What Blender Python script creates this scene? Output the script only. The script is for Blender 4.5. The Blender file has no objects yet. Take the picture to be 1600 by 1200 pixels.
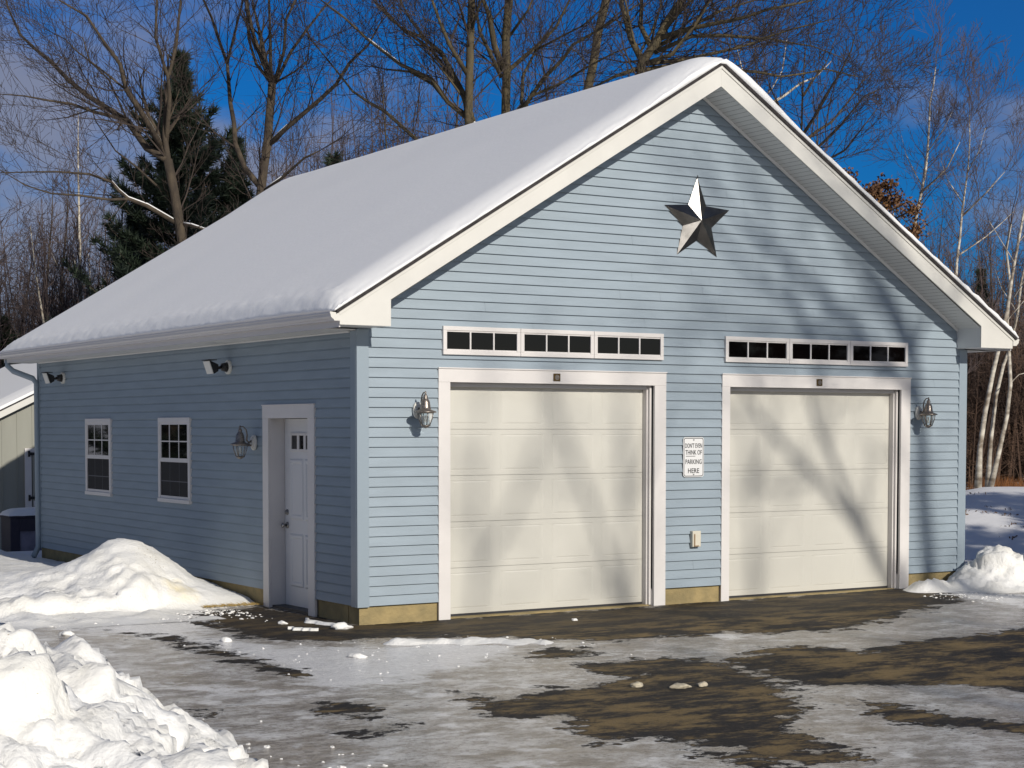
import bpy, bmesh, math, random
from mathutils import Vector, Matrix, noise
R_ = math.radians
sc = bpy.context.scene
# ---------------------------------------------------------------- camera
cam_d = bpy.data.cameras.new("camera"); cam = bpy.data.objects.new("camera", cam_d)
sc.collection.objects.link(cam); sc.camera = cam
cam_d.sensor_width = 36.0; cam_d.lens = 2728.6/1600*36.0; cam_d.shift_y = 195.9/1600
cam_d.clip_start = 0.1; cam_d.clip_end = 2000
_F = Vector((0.53377001, 0.84435901, -0.04634047)); _U = Vector((0.02418602, 0.03953401, 0.99892547)); _X = Vector((0.845283749, -0.534317247, 0.000680384))
cam.matrix_world = Matrix(((_X.x, _U.x, -_F.x, -8.3979), (_X.y, _U.y, -_F.y, -16.2974), (_X.z, _U.z, -_F.z, 2.0677), (0, 0, 0, 1)))
# ---------------------------------------------------------------- sun, sky, exposure
TO_SUN = Vector((0.023, -1.0, 0.47)).normalized()
sd_ = bpy.data.lights.new("sun", 'SUN'); sd_.energy = 3.9; sd_.angle = R_(0.53); sd_.color = (1.0, 0.94, 0.84)
sun = bpy.data.objects.new("sun", sd_); sc.collection.objects.link(sun)
sun.rotation_euler = (-TO_SUN).to_track_quat('-Z', 'Y').to_euler(); sun.location = (0, -40, 30)
world = bpy.data.worlds.new("World"); sc.world = world; world.use_nodes = True
wn = world.node_tree.nodes; wl = world.node_tree.links; wn.clear()
w_out = wn.new('ShaderNodeOutputWorld'); w_bg = wn.new('ShaderNodeBackground'); w_bg.inputs['Strength'].default_value = 0.058
w_sky = wn.new('ShaderNodeTexSky'); w_sky.sky_type = 'NISHITA'; w_sky.sun_disc = False
w_sky.sun_elevation = math.asin(TO_SUN.z); w_sky.sun_rotation = R_(180) - 0.023
w_sky.altitude = 300; w_sky.air_density = 1.0; w_sky.dust_density = 0.3; w_sky.ozone_density = 3.0
w_tc = wn.new('ShaderNodeTexCoord')
# the sky opposite a low winter sun is much deeper blue than round the sun
w_dot = wn.new('ShaderNodeVectorMath'); w_dot.operation = 'DOT_PRODUCT'; w_dot.inputs[1].default_value = TO_SUN
wl.new(w_tc.outputs['Generated'], w_dot.inputs[0])
w_mr = wn.new('ShaderNodeMapRange'); w_mr.inputs['From Min'].default_value = -0.6; w_mr.inputs['From Max'].default_value = 0.4; w_mr.interpolation_type = 'SMOOTHSTEP'
wl.new(w_dot.outputs['Value'], w_mr.inputs['Value'])
w_tint = wn.new('ShaderNodeMix'); w_tint.data_type = 'RGBA'; wl.new(w_mr.outputs['Result'], w_tint.inputs[0])
w_tint.inputs[6].default_value = (0.05, 0.52, 1.12, 1); w_tint.inputs[7].default_value = (1.00, 0.97, 1.04, 1)
w_mul = wn.new('ShaderNodeMix'); w_mul.data_type = 'RGBA'; w_mul.blend_type = 'MULTIPLY'; w_mul.inputs[0].default_value = 1
wl.new(w_sky.outputs['Color'], w_mul.inputs[6]); wl.new(w_tint.outputs[2], w_mul.inputs[7])
# thin winter clouds
w_map = wn.new('ShaderNodeMapping'); w_map.inputs['Scale'].default_value = (7, 7, 15); w_map.inputs['Location'].default_value = (0.35, 0.1, 0.9)
wl.new(w_tc.outputs['Generated'], w_map.inputs['Vector'])
w_no = wn.new('ShaderNodeTexNoise'); w_no.inputs['Scale'].default_value = 1.0; w_no.inputs['Detail'].default_value = 6; w_no.inputs['Roughness'].default_value = 0.5
wl.new(w_map.outputs['Vector'], w_no.inputs['Vector'])
w_sep = wn.new('ShaderNodeSeparateXYZ'); wl.new(w_tc.outputs['Generated'], w_sep.inputs[0])
w_rx = wn.new('ShaderNodeMapRange'); w_rx.inputs['From Min'].default_value = 0.30; w_rx.inputs['From Max'].default_value = 0.48; w_rx.inputs['To Min'].default_value = 0.17; w_rx.inputs['To Max'].default_value = 0.0
wl.new(w_sep.outputs['X'], w_rx.inputs['Value'])
w_rz = wn.new('ShaderNodeMapRange'); w_rz.inputs['From Min'].default_value = 0.05; w_rz.inputs['From Max'].default_value = 0.24; w_rz.inputs['To Min'].default_value = 0.06; w_rz.inputs['To Max'].default_value = -0.08
wl.new(w_sep.outputs['Z'], w_rz.inputs['Value'])
w_ad = wn.new('ShaderNodeMath'); wl.new(w_rx.outputs[0], w_ad.inputs[0]); wl.new(w_rz.outputs[0], w_ad.inputs[1])
w_ad2 = wn.new('ShaderNodeMath'); wl.new(w_ad.outputs[0], w_ad2.inputs[0]); wl.new(w_no.outputs['Fac'], w_ad2.inputs[1])
for cd, lo_, amt in (((0.72, 0.66, 0.215), 0.9945, 0.15), ((0.80, 0.60, 0.06), 0.985, 0.10), ((0.28, 0.94, 0.14), 0.990, 0.06), ((0.30, 0.95, 0.06), 0.985, 0.07)):
    cv = Vector(cd).normalized(); dn = wn.new('ShaderNodeVectorMath'); dn.operation = 'DOT_PRODUCT'; dn.inputs[1].default_value = cv; wl.new(w_tc.outputs['Generated'], dn.inputs[0])
    mrn = wn.new('ShaderNodeMapRange'); mrn.interpolation_type = 'SMOOTHSTEP'; mrn.inputs['From Min'].default_value = lo_; mrn.inputs['From Max'].default_value = 1.0; mrn.inputs['To Max'].default_value = amt; wl.new(dn.outputs['Value'], mrn.inputs['Value'])
    an = wn.new('ShaderNodeMath'); wl.new(w_ad2.outputs[0], an.inputs[0]); wl.new(mrn.outputs[0], an.inputs[1]); w_ad2 = an
w_cr = wn.new('ShaderNodeMapRange'); w_cr.inputs['From Min'].default_value = 0.56; w_cr.inputs['From Max'].default_value = 0.78; w_cr.inputs['To Max'].default_value = 0.8; w_cr.interpolation_type = 'SMOOTHSTEP'
wl.new(w_ad2.outputs[0], w_cr.inputs['Value'])
w_cl = wn.new('ShaderNodeMix'); w_cl.data_type = 'RGBA'; wl.new(w_cr.outputs[0], w_cl.inputs[0])
wl.new(w_mul.outputs[2], w_cl.inputs[6]); w_cl.inputs[7].default_value = (4.2, 4.3, 5.3, 1)
wl.new(w_cl.outputs[2], w_bg.inputs['Color']); wl.new(w_bg.outputs[0], w_out.inputs['Surface'])
vs = sc.view_settings; vs.view_transform = 'Standard'; vs.look = 'None'; vs.exposure = 0.0; vs.gamma = 1.0; vs.use_curve_mapping = False
sc.cycles.max_bounces = 6; sc.cycles.transparent_max_bounces = 8

# ---------------------------------------------------------------- materials
def mat(name, col, rough=0.7, metal=0.0, var=0.0, vscale=8.0, bump=0.0, bscale=40.0, spec=0.5, col2=None, vmap=(1, 1, 1), bmap=(1, 1, 1)):
    m = bpy.data.materials.new(name); m.use_nodes = True; nt = m.node_tree; n = nt.nodes; l = nt.links
    b = n['Principled BSDF']; b.inputs['Roughness'].default_value = rough; b.inputs['Metallic'].default_value = metal
    b.inputs['Specular IOR Level'].default_value = spec
    b.inputs['Base Color'].default_value = (*col, 1)
    tc = n.new('ShaderNodeTexCoord')
    if var or col2:
        mp = n.new('ShaderNodeMapping'); mp.inputs['Scale'].default_value = vmap; l.new(tc.outputs['Object'], mp.inputs[0])
        no = n.new('ShaderNodeTexNoise'); no.inputs['Scale'].default_value = vscale; no.inputs['Detail'].default_value = 5; l.new(mp.outputs[0], no.inputs[0])
        mx = n.new('ShaderNodeMix'); mx.data_type = 'RGBA'
        c2 = col2 or tuple(c*(1-var) for c in col)
        mx.inputs[6].default_value = (*c2, 1); mx.inputs[7].default_value = (*(col if col2 else tuple(min(1, c*(1+var)) for c in col)), 1)
        mr = n.new('ShaderNodeMapRange'); mr.inputs['From Min'].default_value = 0.35; mr.inputs['From Max'].default_value = 0.65
        l.new(no.outputs['Fac'], mr.inputs[0]); l.new(mr.outputs[0], mx.inputs[0]); l.new(mx.outputs[2], b.inputs['Base Color'])
    if bump:
        mp2 = n.new('ShaderNodeMapping'); mp2.inputs['Scale'].default_value = bmap; l.new(tc.outputs['Object'], mp2.inputs[0])
        nb = n.new('ShaderNodeTexNoise'); nb.inputs['Scale'].default_value = bscale; nb.inputs['Detail'].default_value = 4; l.new(mp2.outputs[0], nb.inputs[0])
        bp = n.new('ShaderNodeBump'); bp.inputs['Strength'].default_value = bump; bp.inputs['Distance'].default_value = 0.02
        l.new(nb.outputs['Fac'], bp.inputs['Height']); l.new(bp.outputs[0], b.inputs['Normal'])
    return m
M = {}
M['siding'] = mat('blue_clapboard', (0.275, 0.333, 0.382), 0.55, var=0.05, vscale=1.6, bump=0.15, bscale=30, bmap=(0.4, 0.4, 6), vmap=(1, 1, 6))
M['white'] = mat('white_trim', (0.68, 0.65, 0.63), 0.45, var=0.03, vscale=3)
M['cream'] = mat('cream_fascia', (0.655, 0.64, 0.595), 0.45, var=0.03, vscale=3)
M['soffit'] = mat('white_soffit', (0.70, 0.70, 0.68), 0.5)
M['door'] = mat('cream_garage_door', (0.575, 0.56, 0.505), 0.42, var=0.03, vscale=1.2, bump=0.05, bscale=120)
M['entry'] = mat('white_entry_door', (0.66, 0.66, 0.67), 0.4, var=0.02, vscale=2)
M['found'] = mat('tan_concrete', (0.36, 0.275, 0.13), 0.9, var=0.22, vscale=5, bump=0.6, bscale=25, col2=(0.25, 0.20, 0.10))
M['shingle'] = mat('dark_shingle', (0.035, 0.03, 0.03), 0.9, var=0.3, vscale=20)
M['gutter'] = mat('white_gutter', (0.62, 0.60, 0.60), 0.35)
M['blue_spout'] = mat('blue_downspout', (0.275, 0.333, 0.382), 0.4)
M['snow'] = mat('snow', (0.82, 0.82, 0.83), 0.65, var=0.02, vscale=3, bump=0.35, bscale=9, spec=0.3)
M['roofsnow'] = mat('roof_snow', (0.86, 0.86, 0.86), 0.7, bump=0.15, bscale=14, spec=0.2)
M['pilesnow'] = mat('ploughed_snow', (0.84, 0.835, 0.82), 0.6, bump=0.5, bscale=30, spec=0.3, col2=(0.80, 0.785, 0.74), vscale=2.2)

def specks(m, col, scale, lo):
    nt = m.node_tree; n = nt.nodes; l = nt.links; b = n['Principled BSDF']; src = b.inputs['Base Color'].links[0].from_socket
    tc = n.new('ShaderNodeTexCoord'); a = n.new('ShaderNodeTexNoise'); a.inputs['Scale'].default_value = scale; a.inputs['Detail'].default_value = 3; l.new(tc.outputs['Object'], a.inputs[0])
    c = n.new('ShaderNodeTexNoise'); c.inputs['Scale'].default_value = 1.7; l.new(tc.outputs['Object'], c.inputs[0])
    s = n.new('ShaderNodeMath'); s.operation = 'MULTIPLY_ADD'; l.new(c.outputs['Fac'], s.inputs[0]); s.inputs[1].default_value = 0.5; l.new(a.outputs['Fac'], s.inputs[2])
    r = n.new('ShaderNodeMapRange'); r.inputs['From Min'].default_value = lo; r.inputs['From Max'].default_value = lo+0.05; l.new(s.outputs[0], r.inputs[0])
    x = n.new('ShaderNodeMix'); x.data_type = 'RGBA'; l.new(r.outputs[0], x.inputs[0]); l.new(src, x.inputs[6]); x.inputs[7].default_value = (*col, 1); l.new(x.outputs[2], b.inputs['Base Color'])
specks(M['pilesnow'], (0.42, 0.36, 0.26), 45, 0.985)
def stain(m, at_, rad, col):
    nt = m.node_tree; n = nt.nodes; l = nt.links; b = n['Principled BSDF']; src = b.inputs['Base Color'].links[0].from_socket
    tc = n.new('ShaderNodeTexCoord'); d = n.new('ShaderNodeVectorMath'); d.operation = 'DISTANCE'; d.inputs[1].default_value = at_; l.new(tc.outputs['Object'], d.inputs[0])
    a = n.new('ShaderNodeTexNoise'); a.inputs['Scale'].default_value = 7; a.inputs['Detail'].default_value = 4; l.new(tc.outputs['Object'], a.inputs[0])
    s = n.new('ShaderNodeMath'); s.operation = 'MULTIPLY_ADD'; l.new(a.outputs['Fac'], s.inputs[0]); s.inputs[1].default_value = rad*1.6; l.new(d.outputs['Value'], s.inputs[2])
    r = n.new('ShaderNodeMapRange'); r.inputs['From Min'].default_value = rad*1.9; r.inputs['From Max'].default_value = rad*0.7; r.inputs['To Max'].default_value = 0.75; l.new(s.outputs[0], r.inputs[0])
    x = n.new('ShaderNodeMix'); x.data_type = 'RGBA'; l.new(r.outputs[0], x.inputs[0]); l.new(src, x.inputs[6]); x.inputs[7].default_value = (*col, 1); l.new(x.outputs[2], b.inputs['Base Color'])
stain(M['pilesnow'], (-0.92, 2.72, 0.18), 0.26, (0.80, 0.68, 0.38))
M['glass'] = mat('dark_glass', (0.004, 0.004, 0.005), 0.03, spec=0.9)
M['screen'] = mat('insect_screen', (0.009, 0.008, 0.009), 0.6, spec=0.3)
M['trans'] = mat('transom_glass', (0.003, 0.002, 0.002), 0.04, spec=0.4)
M['brass'] = mat('aged_bronze', (0.27, 0.235, 0.205), 0.38, metal=0.8, var=0.3, vscale=60)
M['nickel'] = mat('nickel', (0.35, 0.34, 0.33), 0.3, metal=1.0)
M['plate'] = mat('white_plastic', (0.72, 0.70, 0.64), 0.4)
M['black'] = mat('black_housing', (0.02, 0.018, 0.018), 0.45)
M['star'] = mat('galvanised_star', (0.135, 0.13, 0.125), 0.23, metal=0.95, var=0.22, vscale=9)
M['sign'] = mat('sign_white', (0.72, 0.72, 0.72), 0.4)
M['ink'] = mat('sign_black', (0.012, 0.012, 0.015), 0.5)
M['plaque'] = mat('brown_plaque', (0.10, 0.06, 0.015), 0.4, metal=0.5)
M['outlet'] = mat('beige_box', (0.62, 0.58, 0.48), 0.45)
M['outlet2'] = mat('tan_flap', (0.32, 0.22, 0.13), 0.5)
M['sill'] = mat('dark_threshold', (0.03, 0.03, 0.035), 0.5)
M['shed'] = mat('olive_boards', (0.28, 0.28, 0.24), 0.75, var=0.06, vscale=3, vmap=(1, 1, 0.2))
M['bark'] = mat('grey_brown_bark', (0.085, 0.064, 0.042), 0.9, col2=(0.04, 0.03, 0.022), vscale=7, vmap=(1, 1, 0.35), bump=0.8, bscale=18)
M['bark2'] = mat('olive_bark', (0.11, 0.085, 0.045), 0.9, col2=(0.045, 0.036, 0.02), vscale=6, vmap=(1, 1, 0.35), bump=0.8, bscale=18)
M['twig'] = mat('twigs', (0.042, 0.030, 0.024), 0.9, var=0.3, vscale=1.5)
M['twig2'] = mat('purplish_twigs', (0.085, 0.062, 0.058), 0.9, var=0.3, vscale=1.5)
M['birch'] = mat('white_birch_bark', (0.62, 0.57, 0.48), 0.8, col2=(0.20, 0.16, 0.12), vscale=5, vmap=(1, 1, 1.6))
M['needle'] = mat('pine_needles', (0.022, 0.038, 0.017), 0.7, col2=(0.009, 0.018, 0.011), vscale=1.2)
M['oakleaf'] = mat('dead_oak_leaves', (0.24, 0.115, 0.03), 0.7, col2=(0.09, 0.04, 0.018), vscale=1.0)
M['brush'] = mat('brown_thicket', (0.12, 0.070, 0.045), 0.95, col2=(0.035, 0.02, 0.014), vscale=0.5)
M['rust'] = mat('rusty_grass', (0.30, 0.12, 0.035), 0.9, col2=(0.16, 0.065, 0.02), vscale=1)
M['crate'] = mat('dark_bin', (0.035, 0.030, 0.045), 0.6)
M['crate2'] = mat('bin_panel', (0.22, 0.20, 0.25), 0.6, var=0.2, vscale=6)
M['dirt'] = mat('frozen_dirt', (0.15, 0.10, 0.07), 0.9)
M['straw'] = mat('straw', (0.38, 0.26, 0.08), 0.9)

def set_mix(n, a, b): pass
# asphalt / ice / packed snow surface driven by two painted-on-the-ground fields and noise
def driveway_material():
    m = bpy.data.materials.new('icy_driveway'); m.use_nodes = True; nt = m.node_tree; n = nt.nodes; l = nt.links
    b = n['Principled BSDF']; tc = n.new('ShaderNodeTexCoord')
    def noi(scale, det=6, rough=0.55, sc3=(1, 1, 1), rot=0.0):
        mp = n.new('ShaderNodeMapping'); mp.inputs['Scale'].default_value = sc3; mp.inputs['Rotation'].default_value = (0, 0, rot); l.new(tc.outputs['Object'], mp.inputs[0])
        t = n.new('ShaderNodeTexNoise'); t.inputs['Scale'].default_value = scale; t.inputs['Detail'].default_value = det; t.inputs['Roughness'].default_value = rough
        l.new(mp.outputs[0], t.inputs[0]); return t.outputs['Fac']
    def mr(v, a, b_, c=0.0, d=1.0, smooth=True):
        t = n.new('ShaderNodeMapRange'); t.inputs['From Min'].default_value = a; t.inputs['From Max'].default_value = b_; t.inputs['To Min'].default_value = c; t.inputs['To Max'].default_value = d
        if smooth: t.interpolation_type = 'SMOOTHSTEP'
        l.new(v, t.inputs[0]); return t.outputs[0]
    def math_(op, a, b_):
        t = n.new('ShaderNodeMath'); t.operation = op
        for i, v in enumerate((a, b_)):
            if isinstance(v, (int, float)): t.inputs[i].default_value = v
            else: l.new(v, t.inputs[i])
        return t.outputs[0]
    def mix(f, a, b_):
        t = n.new('ShaderNodeMix'); t.data_type = 'RGBA'
        if isinstance(f, (int, float)): t.inputs[0].default_value = f
        else: l.new(f, t.inputs[0])
        for i, v in ((6, a), (7, b_)):
            if isinstance(v, tuple): t.inputs[i].default_value = (*v, 1)
            else: l.new(v, t.inputs[i])
        return t.outputs[2]
    def attr(name):
        t = n.new('ShaderNodeAttribute'); t.attribute_name = name; return t.outputs['Fac']
    def sp_x():
        t = n.new('ShaderNodeSeparateXYZ'); l.new(tc.outputs['Object'], t.inputs[0]); return t.outputs['X']
    bare, white = attr('bare'), attr('white')
    n_big = noi(0.9); n_mid = noi(3.2, 8, 0.65); n_fine = noi(17, 8, 0.78); n_str = noi(3.4, 9, 0.72, (0.70, 1, 1), R_(32)); n_grit = noi(90, 3, 0.6)
    n_tan = noi(2.2, 12, 0.80, (0.45, 1, 1), R_(32)); n_g2 = noi(70, 4, 0.8)
    asphalt = mix(mr(n_tan, 0.46, 0.57), (0.013, 0.010, 0.008), (0.24, 0.165, 0.065))
    sp = n.new('ShaderNodeSeparateXYZ'); l.new(tc.outputs['Object'], sp.inputs[0])
    asphalt = mix(mr(sp.outputs['Y'], -2.4, -0.9, 0, 0.62), asphalt, (0.020, 0.015, 0.011))
    asphalt = mix(mr(n_g2, 0.45, 0.65, 0, 0.5), asphalt, (0.035, 0.028, 0.02))
    asphalt = mix(mr(n_fine, 0.52, 0.72), asphalt, (0.13, 0.10, 0.055))
    ice = mix(mr(n_str, 0.36, 0.64), (0.26, 0.225, 0.18), (0.66, 0.64, 0.61))
    ice = mix(mr(n_mid, 0.50, 0.66), ice, (0.78, 0.77, 0.75))
    ice = mix(mr(n_big, 0.50, 0.66, 0, 0.4), ice, (0.25, 0.19, 0.11))
    ice = mix(mr(n_fine, 0.50, 0.60, 0, 0.62), ice, (0.17, 0.135, 0.10))
    snow = mix(mr(n_fine, 0.42, 0.70), (0.86, 0.85, 0.84), (0.62, 0.61, 0.61))
    wf = math_('ADD', white, math_('ADD', mr(n_mid, 0.3, 0.7, -0.55, 0.55, False), mr(n_fine, 0.3, 0.7, -0.35, 0.35, False)))
    ice = mix(mr(sp_x(), -0.5, 3.0, 0, 0.30), ice, (0.16, 0.14, 0.115))
    surf = mix(mr(wf, 0.0, 0.55), ice, snow)
    bf = math_('ADD', bare, math_('ADD', mr(n_str, 0.3, 0.7, -0.62, 0.62, False), mr(n_mid, 0.3, 0.7, -0.42, 0.42, False)))
    bf = math_('ADD', bf, mr(n_fine, 0.3, 0.7, -0.22, 0.22, False))
    bmask = mr(bf, 0.02, 0.16)
    asphalt = mix(mr(bf, 0.10, 0.45), (0.012, 0.009, 0.007), asphalt)
    colr = mix(bmask, surf, asphalt)
    l.new(colr, b.inputs['Base Color'])
    l.new(mr(bmask, 0, 1, 0.22, 0.7, False), b.inputs['Roughness'])
    b.inputs['Specular IOR Level'].default_value = 0.35
    bp = n.new('ShaderNodeBump'); bp.inputs['Strength'].default_value = 0.8; bp.inputs['Distance'].default_value = 0.035
    h = math_('ADD', math_('MULTIPLY', n_mid, 0.9), math_('MULTIPLY', n_fine, 0.5)); h = math_('ADD', h, math_('MULTIPLY', bmask, -0.55)); h = math_('ADD', h, math_('MULTIPLY', n_grit, 0.22))
    l.new(h, bp.inputs['Height']); l.new(bp.outputs[0], b.inputs['Normal'])
    return m
M['drive'] = driveway_material()

# ---------------------------------------------------------------- object helpers
def tag(o, label=None, cat=None, group=None, kind=None):
    if label: o['label'] = label
    if cat: o['category'] = cat
    if group: o['group'] = group
    if kind: o['kind'] = kind
    return o
def link(o, parent=None):
    sc.collection.objects.link(o)
    if parent is not None: o.parent = parent
    return o
def empty(name, loc=(0, 0, 0), rz=0.0):
    o = bpy.data.objects.new(name, None); o.empty_display_size = 0.2; link(o); o.location = loc; o.rotation_euler = (0, 0, rz); return o
class MB:
    def __init__(s): s.v = []; s.f = []
    def quad(s, a, b, c, d):
        i = len(s.v); s.v += [a, b, c, d]; s.f.append((i, i+1, i+2, i+3))
    def tri(s, a, b, c):
        i = len(s.v); s.v += [a, b, c]; s.f.append((i, i+1, i+2))
    def box(s, x0, x1, y0, y1, z0, z1, P=None):
        i = len(s.v)
        for z in (z0, z1):
            for x, y in ((x0, y0), (x1, y0), (x1, y1), (x0, y1)): s.v.append(P(x, y, z) if P else (x, y, z))
        s.f += [(i, i+3, i+2, i+1), (i+4, i+5, i+6, i+7), (i, i+1, i+5, i+4), (i+1, i+2, i+6, i+5), (i+2, i+3, i+7, i+6), (i+3, i, i+4, i+7)]
    def prism(s, poly, y0, y1, P=None):       # poly in (x,z), extruded along y
        i = len(s.v); k = len(poly); P = P or (lambda x, y, z: (x, y, z))
        for y in (y0, y1): s.v += [P(x, y, z) for x, z in poly]
        s.f.append(tuple(range(i, i+k))); s.f.append(tuple(range(i+2*k-1, i+k-1, -1)))
        for j in range(k): s.f.append((i+j, i+k+j, i+k+(j+1) % k, i+(j+1) % k))
    def tube(s, pts, rad, sides=6, cap=True):
        k = len(pts); i0 = len(s.v); pr = None
        for j in range(k):
            a = pts[max(0, j-1)]; b = pts[min(k-1, j+1)]
            t = (Vector(b)-Vector(a))
            if t.length < 1e-9: t = Vector((0, 0, 1))
            t.normalize()
            if pr is None:
                pr = t.orthogonal().normalized()
            else:
                pr = pr - t*pr.dot(t)
                if pr.length < 1e-6: pr = t.orthogonal()
                pr.normalize()
            q = t.cross(pr); r = rad[j] if isinstance(rad, (list, tuple)) else rad
            p = pts[j]
            for m_ in range(sides):
                an = 2*math.pi*m_/sides; c = math.cos(an)*r; sn = math.sin(an)*r
                s.v.append((p[0]+pr.x*c+q.x*sn, p[1]+pr.y*c+q.y*sn, p[2]+pr.z*c+q.z*sn))
        for j in range(k-1):
            a = i0+j*sides
            for m_ in range(sides):
                b = (m_+1) % sides; s.f.append((a+m_, a+b, a+sides+b, a+sides+m_))
        if cap and sides > 3:
            s.f.append(tuple(range(i0+sides-1, i0-1, -1))); s.f.append(tuple(range(i0+(k-1)*sides, i0+k*sides)))
    def lathe(s, prof, c=(0, 0, 0), n=12, sx=1, sy=1):   # prof (r,z)
        i0 = len(s.v); k = len(prof)
        for r, z in prof:
            for m_ in range(n):
                a = 2*math.pi*m_/n+math.pi/n; s.v.append((c[0]+r*sx*math.cos(a), c[1]+r*sy*math.sin(a), c[2]+z))
        for j in range(k-1):
            for m_ in range(n):
                b = (m_+1) % n; a = i0+j*n; s.f.append((a+m_, a+b, a+n+b, a+n+m_))
        s.f.append(tuple(range(i0+n-1, i0-1, -1))); s.f.append(tuple(range(i0+(k-1)*n, i0+k*n)))
    def build(s, name, m, parent=None, smooth=False, bevel=0.0, fixn=False):
        me = bpy.data.meshes.new(name); me.from_pydata(s.v, [], s.f)
        if m is not None: me.materials.append(m)
        if smooth: me.polygons.foreach_set('use_smooth', [True]*len(me.polygons))
        if fixn:
            bm = bmesh.new(); bm.from_mesh(me); bmesh.ops.recalc_face_normals(bm, faces=bm.faces); bm.to_mesh(me); bm.free()
        me.update()
        o = bpy.data.objects.new(name, me); link(o, parent)
        if bevel:
            md = o.modifiers.new('bevel', 'BEVEL'); md.width = bevel; md.segments = 2; md.limit_method = 'ANGLE'
        return o
def smooth_step(a, b, x):
    t = max(0.0, min(1.0, (x-a)/(b-a) if b != a else float(x > a))); return t*t*(3-2*t)
# ---------------------------------------------------------------- ground
BARE = [[[-1.17,2.16],[-0.03,2.28],[0.13,1.19],[0.08,0.17],[1.08,0.13],[4.01,0.02],[8.09,0.11],[7.87,-0.99],[7.36,-1.62],[5.34,-2.44],[3.85,-2.94],[3.07,-2.66],[2.23,-2.58],[1.34,-2.52],[0.95,-2.09],[0.58,-1.62],[-0.03,-1.29],[-0.59,-1.13],[-1.08,-1.01],[-1.43,-0.6],[-1.38,0.66]],[[-0.92,-4.85],[0.18,-4.71],[0.67,-4.33],[1.39,-4.04],[1.03,-5.33],[0.26,-6.52],[-0.45,-7.22],[-0.58,-7.85],[-0.79,-8.36],[-1.23,-8.33],[-1.29,-7.4],[-1.43,-6.89],[-1.89,-7.03],[-1.47,-5.95],[-1.93,-5.82],[-1.48,-4.5],[-1.31,-4.99]],[[1.63,-4.19],[2.74,-3.8],[2.92,-4.47],[4.14,-4.08],[6.03,-3.96],[2.37,-7.1],[2.29,-6.25],[1.72,-6.1],[1.28,-5.82],[1.19,-4.89]],[[-2.78,-4.44],[-2.34,-4.53],[-2.39,-5.04],[-2.67,-5.36],[-2.85,-4.92]],[[-3.07,-5.57],[-2.5,-5.62],[-2.59,-5.88],[-3.06,-5.93]],[[0.39,-2.78],[0.83,-2.83],[0.54,-3.3],[0.22,-3.21]],[[-2.43,1.18],[-1.93,-0.17],[-2.03,-2.21],[-1.97,-3.0],[-2.36,-3.2],[-2.25,-0.97]],[[0.85,-6.64],[0.89,-7.26],[1.19,-8.0],[0.87,-8.28],[0.51,-7.32]],[[-3.58,-4.04],[-3.38,-4.28],[-3.57,-4.63]],[[-1.47,-7.29],[-1.16,-7.88],[-1.3,-8.29],[-1.6,-8.1]],[[0.18,-3.78],[1.14,-3.89],[1.0,-4.54],[0.2,-4.5]]]
WHITE = [[[-1.74,8.3],[-0.9,4.47],[-0.15,1.77],[-1.6,0.13],[-1.34,-1.14],[-0.77,-1.49],[0.1,-1.68],[0.61,-2.06],[0.39,-2.78],[-0.49,-3.37],[-1.61,-4.01],[-2.45,-4.09],[-2.29,-2.24],[-2.32,-0.35],[-3.3,2.57]],[[-3.41,-2.46],[-2.64,-3.57],[-2.19,-4.25],[-2.88,-4.2],[-3.35,-3.71]],[[7.36,-0.17],[8.43,0.22],[8.82,-1.58],[7.3,-2.88],[7.46,-1.68],[7.33,-0.65]],[[2.57,-2.14],[3.16,-2.84],[2.71,-3.19],[2.17,-2.86]]]
def sdist(poly, x, y):
    ins = False; d2 = 1e9; n = len(poly); j = n-1
    for i in range(n):
        xi, yi = poly[i]; xj, yj = poly[j]
        if (yi > y) != (yj > y) and x < (xj-xi)*(y-yi)/(yj-yi)+xi: ins = not ins
        ex, ey = xj-xi, yj-yi; t = max(0.0, min(1.0, ((x-xi)*ex+(y-yi)*ey)/(ex*ex+ey*ey+1e-12)))
        dx, dy = xi+t*ex-x, yi+t*ey-y; d2 = min(d2, dx*dx+dy*dy); j = i
    d = math.sqrt(d2); return d if ins else -d
VD = Vector((0.76, 0.65))
def terrain(x, y):
    s = (x+8.4)*VD.x+(y+16.3)*VD.y
    lat = (x+8.4)*VD.y-(y+16.3)*VD.x
    h = 0.0
    w = smooth_step(-4.5, -1.0, lat+0.0) * smooth_step(9.5, 11.5, x)
    b = smooth_step(28.0, 34.5, s)*0.97 + 0.13*noise.noise(Vector((x*0.35, y*0.35, 0)))*smooth_step(28, 33, s) - smooth_step(35.2, 38.5, s)*0.70
    h += w*b
    h += w*0.05*noise.noise(Vector((x*1.3, y*1.3, 3)))*smooth_step(26, 30, s)
    h += smooth_step(48, 85, s)*1.05 + 0.25*noise.noise(Vector((x*0.12, y*0.12, 7)))*smooth_step(40, 60, s)
    h += -0.35*smooth_step(13, 17, y)*smooth_step(6, 2, x)*(1-smooth_step(25, 40, y))
    h += smooth_step(120, 400, s)*6
    return h
def drive_z(x, y): return 0.012*noise.noise(Vector((x*0.7, y*0.7, 1)))+0.006*noise.noise(Vector((x*3, y*3, 2)))
def axis(a, b, fine0, fine1, fstep):
    v = []; x = fine0; st = fstep
    while x < fine1: v.append(x); x += fstep
    x = fine1
    while x < b: v.append(x); st *= 1.16; x += st
    v.append(b); x = fine0; st = fstep; lo = []
    while x > a: st *= 1.16; x -= st; lo.append(max(x, a))
    return lo[::-1]+v
xs = axis(-700, 700, 8.8, 26, 0.35); ys = axis(-500, 900, -4, 22, 0.35)
g = MB()
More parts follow.
